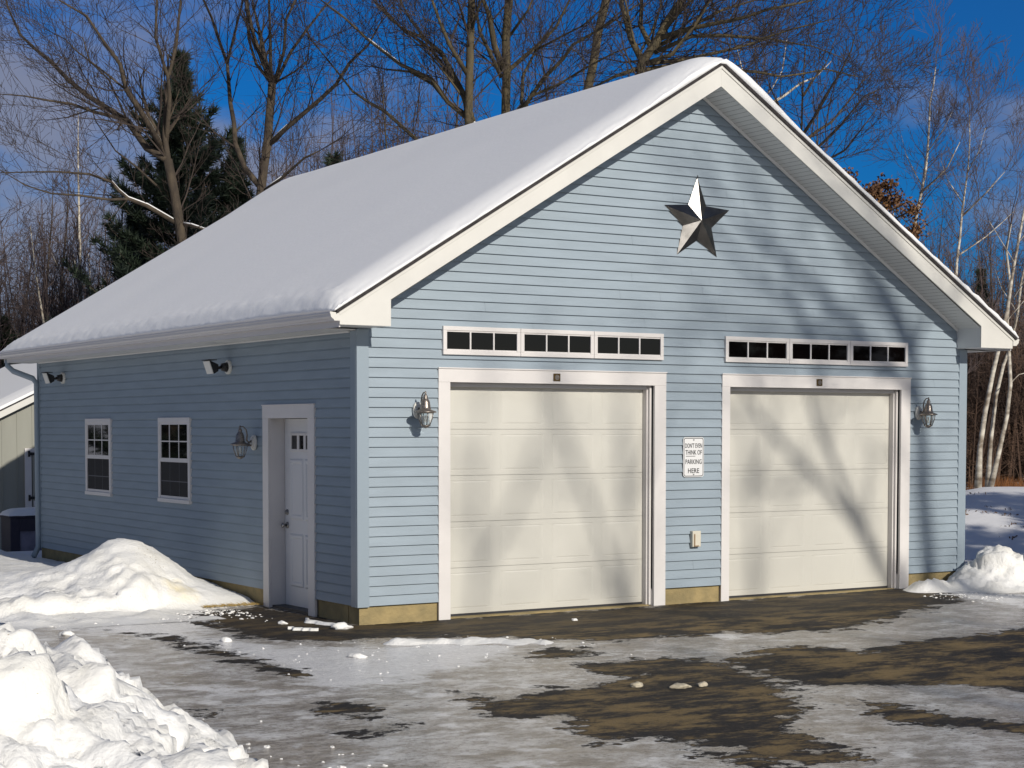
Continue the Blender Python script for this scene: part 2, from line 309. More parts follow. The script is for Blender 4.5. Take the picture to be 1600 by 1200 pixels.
for y in ys:
    for x in xs:
        z = terrain(x, y)
        if -9 < x < 12.2 and -19 < y < 3.2: z = -0.12
        g.v.append((x, y, z-0.03))
nx = len(xs)
for j in range(len(ys)-1):
    for i in range(nx-1): g.f.append((j*nx+i, j*nx+i+1, (j+1)*nx+i+1, (j+1)*nx+i))
tag(g.build('snowy_ground', M['snow'], smooth=True), kind='structure')
g = MB(); st = 0.1; X0, X1, Y0, Y1 = -10.0, 13.2, -20.0, 4.4
nx = int((X1-X0)/st)+1; ny = int((Y1-Y0)/st)+1; ba = []; wa = []
for j in range(ny):
    for i in range(nx):
        x = X0+i*st; y = Y0+j*st; g.v.append((x, y, drive_z(x, y)))
        if -5 < x < 9.5 and -10 < y < 3.2:
            ba.append(max(-1, min(1, max(sdist(p, x, y) for p in BARE)/0.45+0.28*smooth_step(-1.5, 0.5, x)*smooth_step(-2.2, -3.0, y))))
            wa.append(max(-1, min(1, max(sdist(p, x, y) for p in WHITE)/0.6)))
        else: ba.append(-1.0); wa.append(-0.4 if x < 7 else 0.3)
        if x < 1.0: wa[-1] = max(wa[-1], -0.40+0.30*smooth_step(1.0, -1.5, x))
for j in range(ny-1):
    for i in range(nx-1): g.f.append((j*nx+i, j*nx+i+1, (j+1)*nx+i+1, (j+1)*nx+i))
dr = g.build('driveway', M['drive'], smooth=True)
for nm, vals in (('bare', ba), ('white', wa)):
    a = dr.data.attributes.new(nm, 'FLOAT', 'POINT'); a.data.foreach_set('value', vals)
tag(dr, kind='structure')

# ---------------------------------------------------------------- garage
W, D = 8.945, 10.877; ZB = 0.197; OV = 0.436; EV = 0.425; HX = W/2
ZA = 6.231; SL = 0.61
def roof_z(x): return ZA-SL*abs(x-HX)
garage = empty('garage'); tag(garage, 'pale blue clapboard two bay garage with snow covered gable roof', 'garage')
side = lambda u, d, z: (-d, u, z)       # left wall: u runs along +Y, d is how far it stands out
front = lambda u, d, z: (u, -d, z)
HF = [(1.10, 3.843, -0.1, 2.564), (4.968, 7.782, -0.1, 2.564)]
HS = [(1.147, 2.19, -0.1, 2.18)]
def siding(name, umax, ztop, holes, P, limit=None, e=0.1047, proud=0.022, seed=1, dutch=False):
    rnd = random.Random(seed); g = MB(); z = ZB; k = 0
    def lim(zz):
        if limit is None or zz <= 3.35: return 0.0, umax
        t = (ZA-0.25-zz)/SL; return max(0.0, HX-t), min(umax, HX+t)
    while z < ztop:
        z1 = min(z+e, ztop); cuts = sorted({z, z1} | {h for H in holes for h in (H[2], H[3]) if z < h < z1})
        joints = [rnd.uniform(0, umax) for _ in range(2)]
        for a, b in zip(cuts[:-1], cuts[1:]):
            iv = [(0.0, umax)]
            for H in holes:
                if H[2] <= a+1e-6 and H[3] >= b-1e-6:
                    nv = []
                    for p, q in iv:
                        if H[0] > p and H[1] < q: nv += [(p, H[0]), (H[1], q)]
                        else: nv.append((p, q))
                    iv = nv
            nv = []
            for p, q in iv:
                c = p
                for jx in sorted(joints):
                    if p+0.3 < jx < q-0.3: nv.append((c, jx-0.0012)); c = jx+0.0012
                nv.append((c, q))
            oa = 0.003+proud*(1-(a-z)/e); ob = 0.003+proud*(1-(b-z)/e)
            l0a, l1a = lim(a); l0b, l1b = lim(b)
            for p, q in nv:
                pa, qa, pb, qb = max(p, l0a), min(q, l1a), max(p, l0b), min(q, l1b)
                if qa-pa < 0.01: continue
                if qb < pb: pb = qb = (pb+qb)/2
                if dutch and b-a > e*0.9:
                    zm = a+e*0.80; om = 0.003+proud*0.36
                    g.quad(P(pa, oa, a), P(qa, oa, a), P(qa, om, zm), P(pa, om, zm)); g.quad(P(pa, om, zm), P(qa, om, zm), P(qb, ob, b), P(pb, ob, b))
                else: g.quad(P(pa, oa, a), P(qa, oa, a), P(qb, ob, b), P(pb, ob, b))
                if a == z: g.quad(P(pa, 0.0, a), P(qa, 0.0, a), P(qa, oa, a), P(pa, oa, a))
        z = z1; k += 1
    # sheathing behind the boards
    return g
g = siding('front', W, 5.95, HF, front, limit=True)
g.build('front_wall', M['siding'], garage)
g = MB()   # sheathing panels behind the clapboards
def sheath(P, umax, ztop, holes):
    us = sorted({0.0, umax} | {h for H in holes for h in H[:2]})
    for a, b in zip(us[:-1], us[1:]):
        top = [H for H in holes if H[0] <= a+1e-6 and H[1] >= b-1e-6]
        g.box(a, b, -0.10, -0.002, (top[0][3] if top else ZB), ztop, P)
sheath(front, W, 3.3, HF); g.prism([(0.0, 3.3), (W, 3.3), (HX, 5.97)], 0.002, 0.1)
g.build('wall_sheathing', M['siding'], garage)
g = siding('side', D, 3.085, HS, side, proud=0.0205, seed=4, dutch=True); g.build('side_wall', M['siding'], garage)
g = MB(); sheath(lambda u, d, z: (-d, u, z), D, 3.2, HS); g.build('wall_sheathing', M['siding'], garage)
g = siding('right', D, 3.2, [], lambda u, d, z: (W+d, u, z)); g.box(-0.1, -0.002, 0.1, D, ZB, 3.2, lambda x, y, z: (W+x, y, z)); g.build('side_wall', M['siding'], garage)
g = MB(); g.box(0, W, D-0.1, D, ZB, 3.3); g.prism([(0, 3.3), (W, 3.3), (HX, 5.97)], D-0.1, D); g.build('back_wall', M['siding'], garage)
# foundation
g = MB(); c = 0.004
def fbox(P, segs, d=-0.012, t=0.25, z1=ZB+0.006):
    for a, b in segs:
        k = a
        while k < b-0.01:
            e_ = min(k+1.22, b); 
            if b-e_ < 0.3: e_ = b
            g.box(k+0.0015, e_-0.0015, -t, d, -0.35, z1, P); k = e_
for P_, segs in ((front, [(0.012, 0.957)]), (front, [(4.012, 4.845)]), (front, [(7.945, W-0.012)]), (side, [(0.262, 0.985)]), (side, [(2.345, D)]), (lambda u, d, z: (W+d, u, z), [(0.262, D)])):
    g = MB(); fbox(P_, segs); g.build('foundation', M['found'], garage)
# garage floor slab so nothing shows through under the doors
g = MB(); g.box(0.28, W-0.28, 0.03, D-0.2, -0.2, 0.012); g.build('floor_slab', M['found'], garage)
# corner boards
g = MB(); g.box(-0.026, 0.115, -0.028, 0.0, ZB-0.012, 3.10); g.box(-0.028, 0.0, 0.0005, 0.12, ZB-0.012, 3.085); g.build('corner_board', M['blue_spout'], garage, bevel=0.004)
g = MB(); g.box(W-0.115, W+0.026, -0.028, 0.0, ZB-0.012, 3.10); g.box(W, W+0.028, 0.0005, 0.12, ZB-0.012, 3.085); g.build('corner_board', M['blue_spout'], garage, bevel=0.004)
g = MB(); g.box(-0.026, 0.0, D-0.11, D+0.02, ZB-0.012, 3.085); g.build('corner_board', M['blue_spout'], garage, bevel=0.004)
# rake boards, returns, soffits
FD = 0.234
yb = D+0.40
for s in (-1, 1):
    X = (lambda x: x) if s < 0 else (lambda x: W-x)
    g = MB(); a = -EV; g.prism([(X(a), roof_z(a)), (X(HX), ZA), (X(HX), ZA-FD), (X(0.161), roof_z(0.161)-FD), (X(a), roof_z(a)-FD)] if False else
        [(X(a), roof_z(a)), (X(HX), ZA), (X(HX), ZA-FD), (X(0.161), roof_z(0.161)-FD+0.02), (X(0.161), 3.112), (X(a), 3.112)], -OV, -OV+0.022)
    g.build('rake_board', M['cream'], garage, bevel=0.003)
    g = MB(); g.prism([(X(a-0.012), roof_z(a)+0.004), (X(HX), ZA+0.012), (X(HX), ZA-0.03), (X(a-0.012), roof_z(a)-0.038)], -OV-0.012, -OV-0.0005); g.build('rake_moulding', M['cream'], garage)
    g = MB(); g.prism([(X(a+0.002), roof_z(a)-0.02), (X(0.159), roof_z(0.159)-0.02), (X(0.159), 3.114), (X(a+0.002), 3.114)], -OV+0.0235, -0.003 if True else 0); g.build('cornice_return', M['soffit'], garage)
    # sloping rake soffit, ribbed
    g = MB(); yy = -OV+0.023; u0 = 0.16; zz = lambda x: roof_z(x)-FD+0.006
    k = 0; n_ = 74
    for i in range(n_):
        xa = u0+(HX-u0)*i/n_; xb = u0+(HX-u0)*(i+0.95)/n_; xc = u0+(HX-u0)*(i+1)/n_
        g.quad((X(xa), yy, zz(xa)), (X(xb), yy, zz(xb)), (X(xb), -0.003, zz(xb)), (X(xa), -0.003, zz(xa)))
        g.quad((X(xb), yy, zz(xb)+0.003), (X(xc), yy, zz(xc)+0.003), (X(xc), -0.003, zz(xc)+0.003), (X(xb), -0.003, zz(xb)+0.003))
    g.prism([(X(0.162), zz(0.162)-0.001), (X(HX-0.01), zz(HX-0.01)-0.001), (X(HX-0.03), zz(HX-0.03)-0.045), (X(0.162), zz(0.162)-0.045)], -0.034, -0.0235)
    g.build('soffit', M['soffit'], garage)
    # roof deck with shingles (thin dark edge above the fascia)
    g = MB(); g.prism([(X(a-0.045), roof_z(a-0.045)+0.008), (X(HX), ZA+0.008), (X(HX), ZA+0.045), (X(a-0.045), roof_z(a-0.045)+0.045)], -OV-0.03, yb+0.02); g.build('roof', M['shingle'], garage)
    # eave soffit, fascia and gutter
    g = MB(); g.box(X(-0.41) if s < 0 else X(0.0), X(0.0) if s < 0 else X(-0.41), 0.002, yb, 3.088, 3.10)
    g.box(*sorted((X(-0.029), X(-0.046))), 0.122, D-0.12, 3.068, 3.086); g.build('soffit', M['soffit'], garage)
    g = MB(); g.box(*sorted((X(-0.424), X(-0.408))), -OV+0.024, yb, 3.088, 3.225); g.build('eave_fascia', M['gutter'], garage)
    g = MB(); prof = [(-0.426, 3.228), (-0.538, 3.240), (-0.540, 3.222), (-0.532, 3.216), (-0.530, 3.192), (-0.512, 3.172), (-0.497, 3.166), (-0.492, 3.150), (-0.426, 3.150)]
    g.prism([(X(x), z) for x, z in prof], -OV-0.004, yb); g.build('gutter', M['gutter'], garage)
    g = MB(); g.prism([(X(x), z) for x, z in prof], -OV-0.008, -OV-0.0045); g.build('gutter_cap', M['cream'], garage)
# back gable overhang closes
g = MB(); g.prism([(-EV, roof_z(-EV)), (HX, ZA), (W+EV, roof_z(-EV)), (W+EV, 3.112), (W-0.161, 3.112), (HX, ZA-FD), (0.161, 3.112), (-EV, 3.112)], yb-0.02, yb); g.build('rake_board', M['cream'], garage)
# downspout at the back left corner
g = MB()
pts = [(-0.40, D+0.30, 3.14), (-0.40, D+0.30, 3.04), (-0.34, D+0.22, 2.96), (-0.10, D-0.02, 2.84), (-0.055, D-0.055, 2.76), (-0.055, D-0.055, 0.42), (-0.06, D-0.06, 0.2), (-0.16, D-0.14, 0.06)]
g.tube(pts, 0.045, 8); g.build('downspout', M['blue_spout'], garage, smooth=True)
# garage door frames, doors
def garage_door(xa, xb, xia, xib, lab):
    z0 = 2.564; z1 = 2.7085
    g = MB()
    g.box(xa, xia, -0.032, 0.0, 0.0, z0, None); g.box(xib, xb, -0.032, 0.0, 0.0, z0, None)
    g.box(xa, xb, -0.034, 0.0, z0, z1, None); g.box(xa-0.006, xb+0.006, -0.046, -0.0, z1, z1+0.014)
    fr = g.build('door_frame', M['white'], garage, bevel=0.003)
    g = MB()  # jambs and stops
    g.box(xia-0.02, xia, 0.0005, 0.22, 0.0, z0); g.box(xib, xib+0.02, 0.0005, 0.22, 0.0, z0); g.box(xia, xib, 0.0005, 0.22, z0, z0+0.02)
    g.box(xib-0.045, xib-0.0005, 0.066, 0.139, 0.0, z0-0.001); g.box(xia+0.0005, xia+0.045, 0.066, 0.139, 0.0, z0-0.001); g.box(xia+0.046, xib-0.046, 0.066, 0.139, z0-0.045, z0-0.001)
    g.box(xib-0.028, xib-0.0005, 0.030, 0.0655, 0.0, z0-0.001)
    g.build('door_jamb', M['white'], garage, bevel=0.002)
    d = MB(); y = 0.145; n_ = 5; zb = 0.035; H = (z0-zb)/n_
    x0, x1 = xia+0.002, xib-0.002
    for k in range(n_):
        a = zb+k*H+0.002; b = zb+(k+1)*H-0.002
        px = (x1-x0)/4
        # section face with four long recessed-edge panels
        zc0, zc1 = a+0.055, b-0.055
        d.quad((x0, y, a), (x1, y, a), (x1, y, zc0), (x0, y, zc0)); d.quad((x0, y, zc1), (x1, y, zc1), (x1, y, b), (x0, y, b))
        cur = x0
        for c_ in range(4):
            pa = x0+c_*px+0.055; pb = x0+(c_+1)*px-0.055
            d.quad((cur, y, zc0), (pa, y, zc0), (pa, y, zc1), (cur, y, zc1)); cur = pb
            def ring(m0, y0, m1, y1):
                w0, w1 = m0*4, m1*4
                A = [(pa+w0, zc0+m0), (pb-w0, zc0+m0), (pb-w0, zc1-m0), (pa+w0, zc1-m0)]
                B = [(pa+w1, zc0+m1), (pb-w1, zc0+m1), (pb-w1, zc1-m1), (pa+w1, zc1-m1)]
                for i in range(4):
                    j = (i+1) % 4; d.quad((A[i][0], y0, A[i][1]), (A[j][0], y0, A[j][1]), (B[j][0], y1, B[j][1]), (B[i][0], y1, B[i][1]))
                return B
            ring(0, y, 0.005, y+0.0028); B = ring(0.005, y+0.0028, 0.022, y-0.001)
            d.quad(*[(p[0], y-0.001, p[1]) for p in B])
        d.quad((cur, y, zc0), (x1, y, zc0), (x1, y, zc1), (cur, y, zc1))
        d.quad((x0, y, b), (x1, y, b), (x1, y+0.018, b-0.004), (x0, y+0.018, b-0.004)); d.quad((x0, y, a), (x1, y, a), (x1, y+0.018, a+0.001), (x0, y+0.018, a+0.001))
        d.quad((x0, y+0.018, a-0.008), (x1, y+0.018, a-0.008), (x1, y+0.018, a+0.004), (x0, y+0.018, a+0.004))
    d.box(x0, x1, y+0.02, y+0.05, zb-0.01, z0)
    dd = d.build('garage_door', M['door'], garage); tag(dd, lab)
    s = MB(); s.box(x0, x1, y-0.004, y+0.03, 0.002, zb); s.build('bottom_seal', M['sill'], dd)
garage_door(0.954, 4.0105, 1.10, 3.843, 'left cream sectional garage door')
garage_door(4.846, 7.944, 4.968, 7.782, 'right cream sectional garage door with branch shadows')
# transoms
def transom(x0, x1, z0=2.859, z1=3.165):
    g = MB(); o = 0.05; w = 0.046
    g.box(x0, x1, -o, 0.0, z0, z0+w); g.box(x0, x1, -o, 0.0, z1-w, z1); g.box(x0, x0+w, -o, 0.0, z0+w, z1-w); g.box(x1-w, x1, -o, 0.0, z0+w, z1-w)
    t = g.build('transom_window', M['white'], garage, bevel=0.004)
    g = MB(); i = w+0.0005
    g.box(x0+i, x1-i, -0.040, -0.032, z0+i, z0+i+0.014); g.box(x0+i, x1-i, -0.040, -0.032, z1-i-0.014, z1-i)
    for k in (1, 2):
        xm = x0+w+(x1-x0-2*w)*k/3; g.box(xm-0.009, xm+0.009, -0.043, -0.0322, z0+i, z1-i)
    g.build('muntin', M['white'], t)
    g = MB(); g.box(x0+i, x1-i, -0.032, -0.0295, z0+i, z1-i); g.build('pane', M['trans'], t)
for a, b in ((1.002, 3.960), (4.880, 7.877)):
    w = (b-a)/3
    for k in range(3): transom(a+k*w+0.002, a+(k+1)*w-0.002)
# sash windows on the side wall
def sash_window(u0, u1, z0, z1):
    g = MB(); w = 0.062; o = 0.042
    g.box(u0, u1, 0, o, z1-w, z1, side); g.box(u0, u1, 0, o+0.012, z0, z0+w*0.8, side); g.box(u0, u0+w, 0, o, z0+w*0.8, z1-w, side); g.box(u1-w, u1, 0, o, z0+w*0.8, z1-w, side)
    t = g.build('window', M['white'], garage, bevel=0.004)
    zm = z0+(z1-z0)*0.5; a, b = u0+w+.0005, u1-w-.0005
    g = MB(); g.box(a, b, 0.012, 0.036, zm-0.026, zm+0.026, side); g.box(a, a+0.03, 0.012, 0.034, zm+.0265, z1-w-.0005, side); g.box(b-0.03, b, 0.012, 0.034, zm+.0265, z1-w-.0005, side); g.box(a+.0305, b-.0305, 0.012, 0.034, z1-w-0.03, z1-w-.0005, side)
    g.box(a, b, 0.012, 0.034, z0+w*0.8+.0005, z0+w*0.8+0.035, side)
    g.build('sash', M['white'], t)
    g = MB(); zt0, zt1 = zm+0.0265, z1-w-0.0305
    for k in (1, 2): um = a+(b-a)*k/3; g.box(um-0.008, um+0.008, 0.0267, 0.033, zt0, zt1, side)
    zc = (zt0+zt1)/2; g.box(a+.031, b-.031, 0.0269, 0.0335, zc-0.008, zc+0.008, side); g.build('muntin', M['white'], t)
    g = MB(); g.box(a+.0302, b-.0302, 0.0215, 0.0265, zt0, zt1, side); g.build('pane', M['glass'], t)
    g = MB(); g.box(a+.0005, b-.0005, 0.019, 0.0250, z0+w*0.8+0.036, zm-0.027, side); g.build('screen', M['screen'], t)
    g = MB(); zc = (z0+zm)/2
    g.box(a+.001, b-.001, 0.0253, 0.0265, zc-0.006, zc+0.006, side)
    for k in (1, 2): um = a+(b-a)*k/3; g.box(um-0.004, um+0.004, 0.0253, 0.0263, z0+w*0.8+0.037, zm-0.028, side)
    o_ = g.build('screen_bar', mat('screen_bar', (0.10, 0.10, 0.11), 0.6) if 'sb' not in M else M['sb'], t); M['sb'] = o_.data.materials[0]
sash_window(4.561, 5.655, 1.104, 2.205); sash_window(7.504, 8.579, 1.104, 2.205)
# entry door
g = MB(); ya, yb2 = 0.983, 2.342; i0, i1 = 1.147, 2.186; zt = 2.18; zz = 2.3266
g.box(ya, i0, 0, 0.034, 0.0, zt, side); g.box(i1, yb2, 0, 0.034, 0.0, zt, side); g.box(ya, yb2, 0, 0.036, zt, zz, side); g.box(ya-0.006, yb2+0.006, 0, 0.046, zz, zz+0.012, side)
g.box(i1-.0005+.001, i1+0.02, -0.25, -0.0005, 0.0, zt, side); g.box(i0-0.02, i0, -0.25, -0.0005, 0.0, zt, side); g.box(i0, i1, -0.25, -0.0005, zt, zt+0.02, side)
g.build('entry_frame', M['white'], garage, bevel=0.003)
dx = 0.175; g = MB(); Pd = lambda u, d, z: (dx-d, u, z); a, b = i0+0.004, i1-0.008; z0, z1 = 0.03, zt-0.006
g.box(a, b, -0.04, 0.0, z0, z1, Pd)
ew = b-a
def emboss(u0, u1, q0, q1):
    for (m0, d0, m1, d1) in ((0, 0.0005, 0.018, 0.012), (0.018, 0.012, 0.045, 0.012), (0.045, 0.012, 0.060, 0.003)):
        A = [(u0+m0, q0+m0), (u1-m0, q0+m0), (u1-m0, q1-m0), (u0+m0, q1-m0)]; B = [(u0+m1, q0+m1), (u1-m1, q0+m1), (u1-m1, q1-m1), (u0+m1, q1-m1)]
        for i in range(4):
            j = (i+1) % 4; g.quad(Pd(A[i][0], d0, A[i][1]), Pd(A[j][0], d0, A[j][1]), Pd(B[j][0], d1, B[j][1]), Pd(B[i][0], d1, B[i][1]))
    g.quad(*[Pd(p[0], 0.003, p[1]) for p in B])
for k in range(2):
    u0 = a+0.14+k*(ew-0.28)/2+0.02*k; u1 = u0+(ew-0.28)/2-0.02
    emboss(u0, u1, 0.25, 0.86); emboss(u0, u1, 1.02, 1.72)
ed = g.build('entry_door', M['entry'], garage)
lu0, lu1, lz0, lz1 = 1.46, 1.975, 1.83, 1.985
g = MB(); g.box(lu0-0.03, lu1+0.03, 0.0005, 0.014, lz0-0.03, lz0, Pd); g.box(lu0-0.03, lu1+0.03, 0.0005, 0.014, lz1, lz1+0.03, Pd); g.box(lu0-0.03, lu0, 0.0005, 0.014, lz0, lz1, Pd); g.box(lu1, lu1+0.03, 0.0005, 0.014, lz0, lz1, Pd)
for k in (1, 2): um = lu0+(lu1-lu0)*k/3; g.box(um-0.028, um+0.028, 0.0005, 0.012, lz0, lz1, Pd)
g.build('lite_frame', M['white'], ed, bevel=0.002)
g = MB(); g.box(lu0, lu1, 0.0004, 0.003, lz0, lz1, Pd); g.build('lite_pane', M['glass'], ed)
g = MB()
def knob(z, r, out):
    c = Pd(i1-0.075, 0, z); g.tube([(c[0], c[1], c[2]), (c[0]-0.01, c[1], c[2])], r*1.25, 14); g.tube([(c[0]-0.01, c[1], c[2]), (c[0]-out*0.6, c[1], c[2]), (c[0]-out*0.8, c[1], c[2]), (c[0]-out, c[1], c[2])], [r*0.45, r*0.5, r, r*0.7], 14)
knob(0.95, 0.03, 0.075); g.build('door_knob', M['nickel'], ed, smooth=True)
g = MB(); knob(1.10, 0.026, 0.03); g.build('deadbolt', M['nickel'], ed, smooth=True)
g = MB(); g.box(i0, i1, -0.25, -0.01, -0.05, 0.028, side); g.build('threshold', M['sill'], garage)

# ---------------------------------------------------------------- snow blanket on the roof
def roof_snow():
    g = MB(); x0, x1 = -EV-0.075, W+EV+0.075; y0, y1 = -OV-0.035, yb+0.03
    def edge_axis(a, b, fine, near, coarse):
        v = [a+near*(i/fine)**1.5 for i in range(fine+1)]; n_ = int((b-a-2*near)/coarse); v += [a+near+(b-a-2*near)*i/n_ for i in range(1, n_)]; v += [b-near*(i/fine)**1.5 for i in range(fine, -1, -1)]; return v
    us = edge_axis(x0, x1, 12, 0.4, 0.09); vsn = edge_axis(y0, y1, 14, 0.45, 0.09)
    nu, nv = len(us), len(vsn)
    def T(x, y):
        ds = min(y-y0, y1-y); de = min(x-x0, x1-x)
        left = x < HX
        t = 0.185 if left else 0.14
        t = 0.145-0.02*smooth_step(HX, HX+1, x)-0.05*smooth_step(1, 11, y)
        ws = 0.46; we = 0.16
        a = 1-(1-min(1, ds/ws))**2; b = 1-(1-min(1, de/we))**2.4
        a = (0.16+0.84*a) if left else (0.42+0.58*a); b = 0.30+0.70*b
        r = 0.006*noise.noise(Vector((x*0.8, y*0.8, 0)))
        lum = 0.0
        if de < 0.45:
            k = smooth_step(0.45, 0.1, de)
            lum = k*(0.008*noise.noise(Vector((x*9, y*9, 4)))+0.022*noise.noise(Vector((x*26, y*26, 9))))
        if ds < 0.10: lum += 0.016*noise.noise(Vector((x*11, y*16, 5)))+0.01*noise.noise(Vector((x*34, y*20, 8)))
        return max(0.012, t*a*b+r*min(1, de*3)+lum)
    base = lambda x: ZA+0.046-SL*abs(x-HX)
    def top(x, y):
        rr = 0.22; dx_ = abs(x-HX); s_ = math.sqrt(dx_*dx_+rr*rr)-rr*0.75
        return ZA+0.046-SL*(dx_ if dx_ > 1.2 else s_*(1-dx_/1.2)+dx_*(dx_/1.2))+T(x, y)
    for v in vsn:
        for u in us:
            jx = 0.0; ed = min(v-y0, y1-v)
            if ed < 0.02: jx = 0.014*noise.noise(Vector((u*13, 0, 2)))+0.009*noise.noise(Vector((u*40, 0, 6)))
            g.v.append((u, v+(jx if v < 3 else 0), top(u, v)))
    for v in vsn:
        for u in us: g.v.append((u, v, base(u)+0.0015))
    N = nu*nv
    for j in range(nv-1):
        for i in range(nu-1):
            a = j*nu+i; g.f.append((a, a+1, a+nu+1, a+nu)); g.f.append((N+a+nu, N+a+nu+1, N+a+1, N+a))
    for i in range(nu-1):
        g.f.append((i+1, i, N+i, N+i+1)); a = (nv-1)*nu+i; g.f.append((a, a+1, N+a+1, N+a))
    for j in range(nv-1):
        a = j*nu; g.f.append((a, a+nu, N+a+nu, N+a)); a = j*nu+nu-1; g.f.append((a+nu, a, N+a, N+a+nu))
    o = g.build('roof_snow', M['roofsnow'], smooth=True)
    tag(o, 'smooth blanket of snow lying over the blue garage roof', 'snow')
roof_snow()

# ---------------------------------------------------------------- fittings on the walls
def lantern(name, loc, rz, label):
    t = empty(name, loc, rz); tag(t, label, 'wall lantern', 'carriage lanterns on the garage walls')
    g = MB(); n_ = 20; pts = [(0.055*math.cos(2*math.pi*i/n_), (0.09 if abs(math.sin(2*math.pi*i/n_)) > 0 else 0)*math.sin(2*math.pi*i/n_)) for i in range(n_)]
    g.prism(pts, -0.045, -0.012); g.prism([(x*0.75, z*0.78) for x, z in pts], -0.060, -0.0455)
    g.build('back_plate', M['plate'], t, bevel=0.004)
    g = MB(); cy = -0.20
    arc = [(0, -0.055, 0.02), (0, -0.09, 0.0), (0, -0.12, 0.03), (0, -0.11, 0.09), (0, -0.125, 0.15), (0, -0.16, 0.185), (0, -0.20, 0.185), (0, -0.215, 0.165)]
    g.tube(arc, [0.012, 0.012, 0.011, 0.009, 0.008, 0.007, 0.007, 0.006], 8)
    g.tube([(0, -0.06, -0.03), (0, -0.10, -0.035), (0, -0.13, -0.02)], [0.01, 0.009, 0.006], 8)
    g.build('arm', M['brass'], t, smooth=True)
    g = MB(); g.lathe([(0.004, 0.20), (0.012, 0.185), (0.008, 0.17), (0.02, 0.155), (0.026, 0.14), (0.02, 0.125), (0.036, 0.112), (0.048, 0.08), (0.054, 0.03), (0.062, 0.004), (0.114, -0.014), (0.118, -0.026), (0.09, -0.030)], (0, cy, 0), 16)
    g.build('cap', M['brass'], t, smooth=True)
    g = MB(); r0, r1, z0, z1 = 0.083, 0.045, -0.030, -0.165
    for k in range(6):
        a = math.pi*k/3+0.3; g.tube([(r0*math.cos(a), cy+r0*math.sin(a), z0), (r0*0.93*math.cos(a), cy+r0*0.93*math.sin(a), z0-0.05), (r1*math.cos(a), cy+r1*math.sin(a), z1)], 0.0055, 5)
    for rr, z in ((r0, z0), (r1+0.004, z1)):
        g.tube([(rr*math.cos(math.pi*k/6), cy+rr*math.sin(math.pi*k/6), z) for k in range(13)], 0.006, 5)
    g.lathe([(0.045, z1-0.004), (0.03, z1-0.018), (0.006, z1-0.028)], (0, cy, 0), 12)
    g.build('cage', M['brass'], t, smooth=True)
    g = MB(); g.lathe([(r0-0.006, z0), (r0*0.93-0.006, z0-0.05), (r1-0.004, z1)], (0, cy, 0), 6); g.build('glass_shade', M['lampglass'], t)
    g = MB(); g.tube([(0, cy, -0.13), (0, cy, -0.055)], [0.014, 0.012], 8); g.build('candle', M['plate'], t)
    return t
lg = bpy.data.materials.new('lantern_glass'); lg.use_nodes = True; b_ = lg.node_tree.nodes['Principled BSDF']
b_.inputs['Transmission Weight'].default_value = 0.9; b_.inputs['Roughness'].default_value = 0.05; b_.inputs['IOR'].default_value = 1.1; b_.inputs['Base Color'].default_value = (0.9, 0.95, 0.95, 1)
M['lampglass'] = lg
def copy_tree(o, parent=None):
    c_ = o.copy(); link(c_, parent)
    for ch in list(o.children): copy_tree(ch, c_)
    return c_
L1 = lantern('wall_lantern', (0.69, -0.012, 2.26), 0, 'bronze carriage lantern beside the left garage door')
L2 = copy_tree(L1); L2.location = (7.99+0.09, -0.012, 2.27); L2['label'] = 'bronze carriage lantern to the right of the right garage door'
L3 = copy_tree(L1); L3.location = (-0.012, 2.57, 1.90); L3.rotation_euler = (0, 0, R_(-90)); L3['label'] = 'bronze carriage lantern beside the white side entry door'
def flood(loc, label):
    t = empty('floodlight', loc); tag(t, label, 'floodlight', 'floodlights under the side eave')
    g = MB(); n_ = 16; g.tube([(0.0, 0, 0), (-0.035, 0, 0)], 0.085, 16); g.build('back_plate', M['plate'], t, bevel=0.004)
    g = MB(); g.tube([(-0.035, 0, 0), (-0.10, 0, 0.0)], [0.06, 0.045], 12); g.tube([(-0.10, 0, 0), (-0.16, 0, -0.015)], 0.018, 8); g.build('arm', M['black'], t, smooth=True)
    g = MB(); h = 0.075
    A = [(-0.16, -0.05, -0.05), (-0.16, 0.05, -0.05), (-0.16, 0.05, 0.03), (-0.16, -0.05, 0.03)]
    B = [(-0.235, -0.10, -0.085), (-0.235, 0.10, -0.085), (-0.29, 0.10, 0.075), (-0.29, -0.10, 0.075)]
    i = len(g.v); g.v += A+B; g.f += [(0, 1, 2, 3), (7, 6, 5, 4), (0, 4, 5, 1), (1, 5, 6, 2), (2, 6, 7, 3), (3, 7, 4, 0)]
    g.box(-0.315, -0.20, -0.105, 0.105, 0.076, 0.086); g.build('lamp_housing', M['black'], t, bevel=0.004)
    g = MB(); off = Vector((-0.004, 0, -0.0015)); q = [Vector(B[0])*1, Vector(B[1]), Vector(B[2]), Vector(B[3])]; c_ = sum(q, Vector())/4
    q = [c_+(p-c_)*0.93+off for p in q]; q2 = [p+off*2.2 for p in q]; g.v += [tuple(p) for p in q+q2]; g.f += [(0, 1, 2, 3), (7, 6, 5, 4), (0, 4, 5, 1), (1, 5, 6, 2), (2, 6, 7, 3), (3, 7, 4, 0)]
    g.build('lens', M['plate'], t)
flood((-0.015, 3.33, 2.80), 'black headed floodlight under the eave nearest the side door')
flood((-0.015, 9.60, 2.82), 'black headed floodlight under the eave beside the downspout')
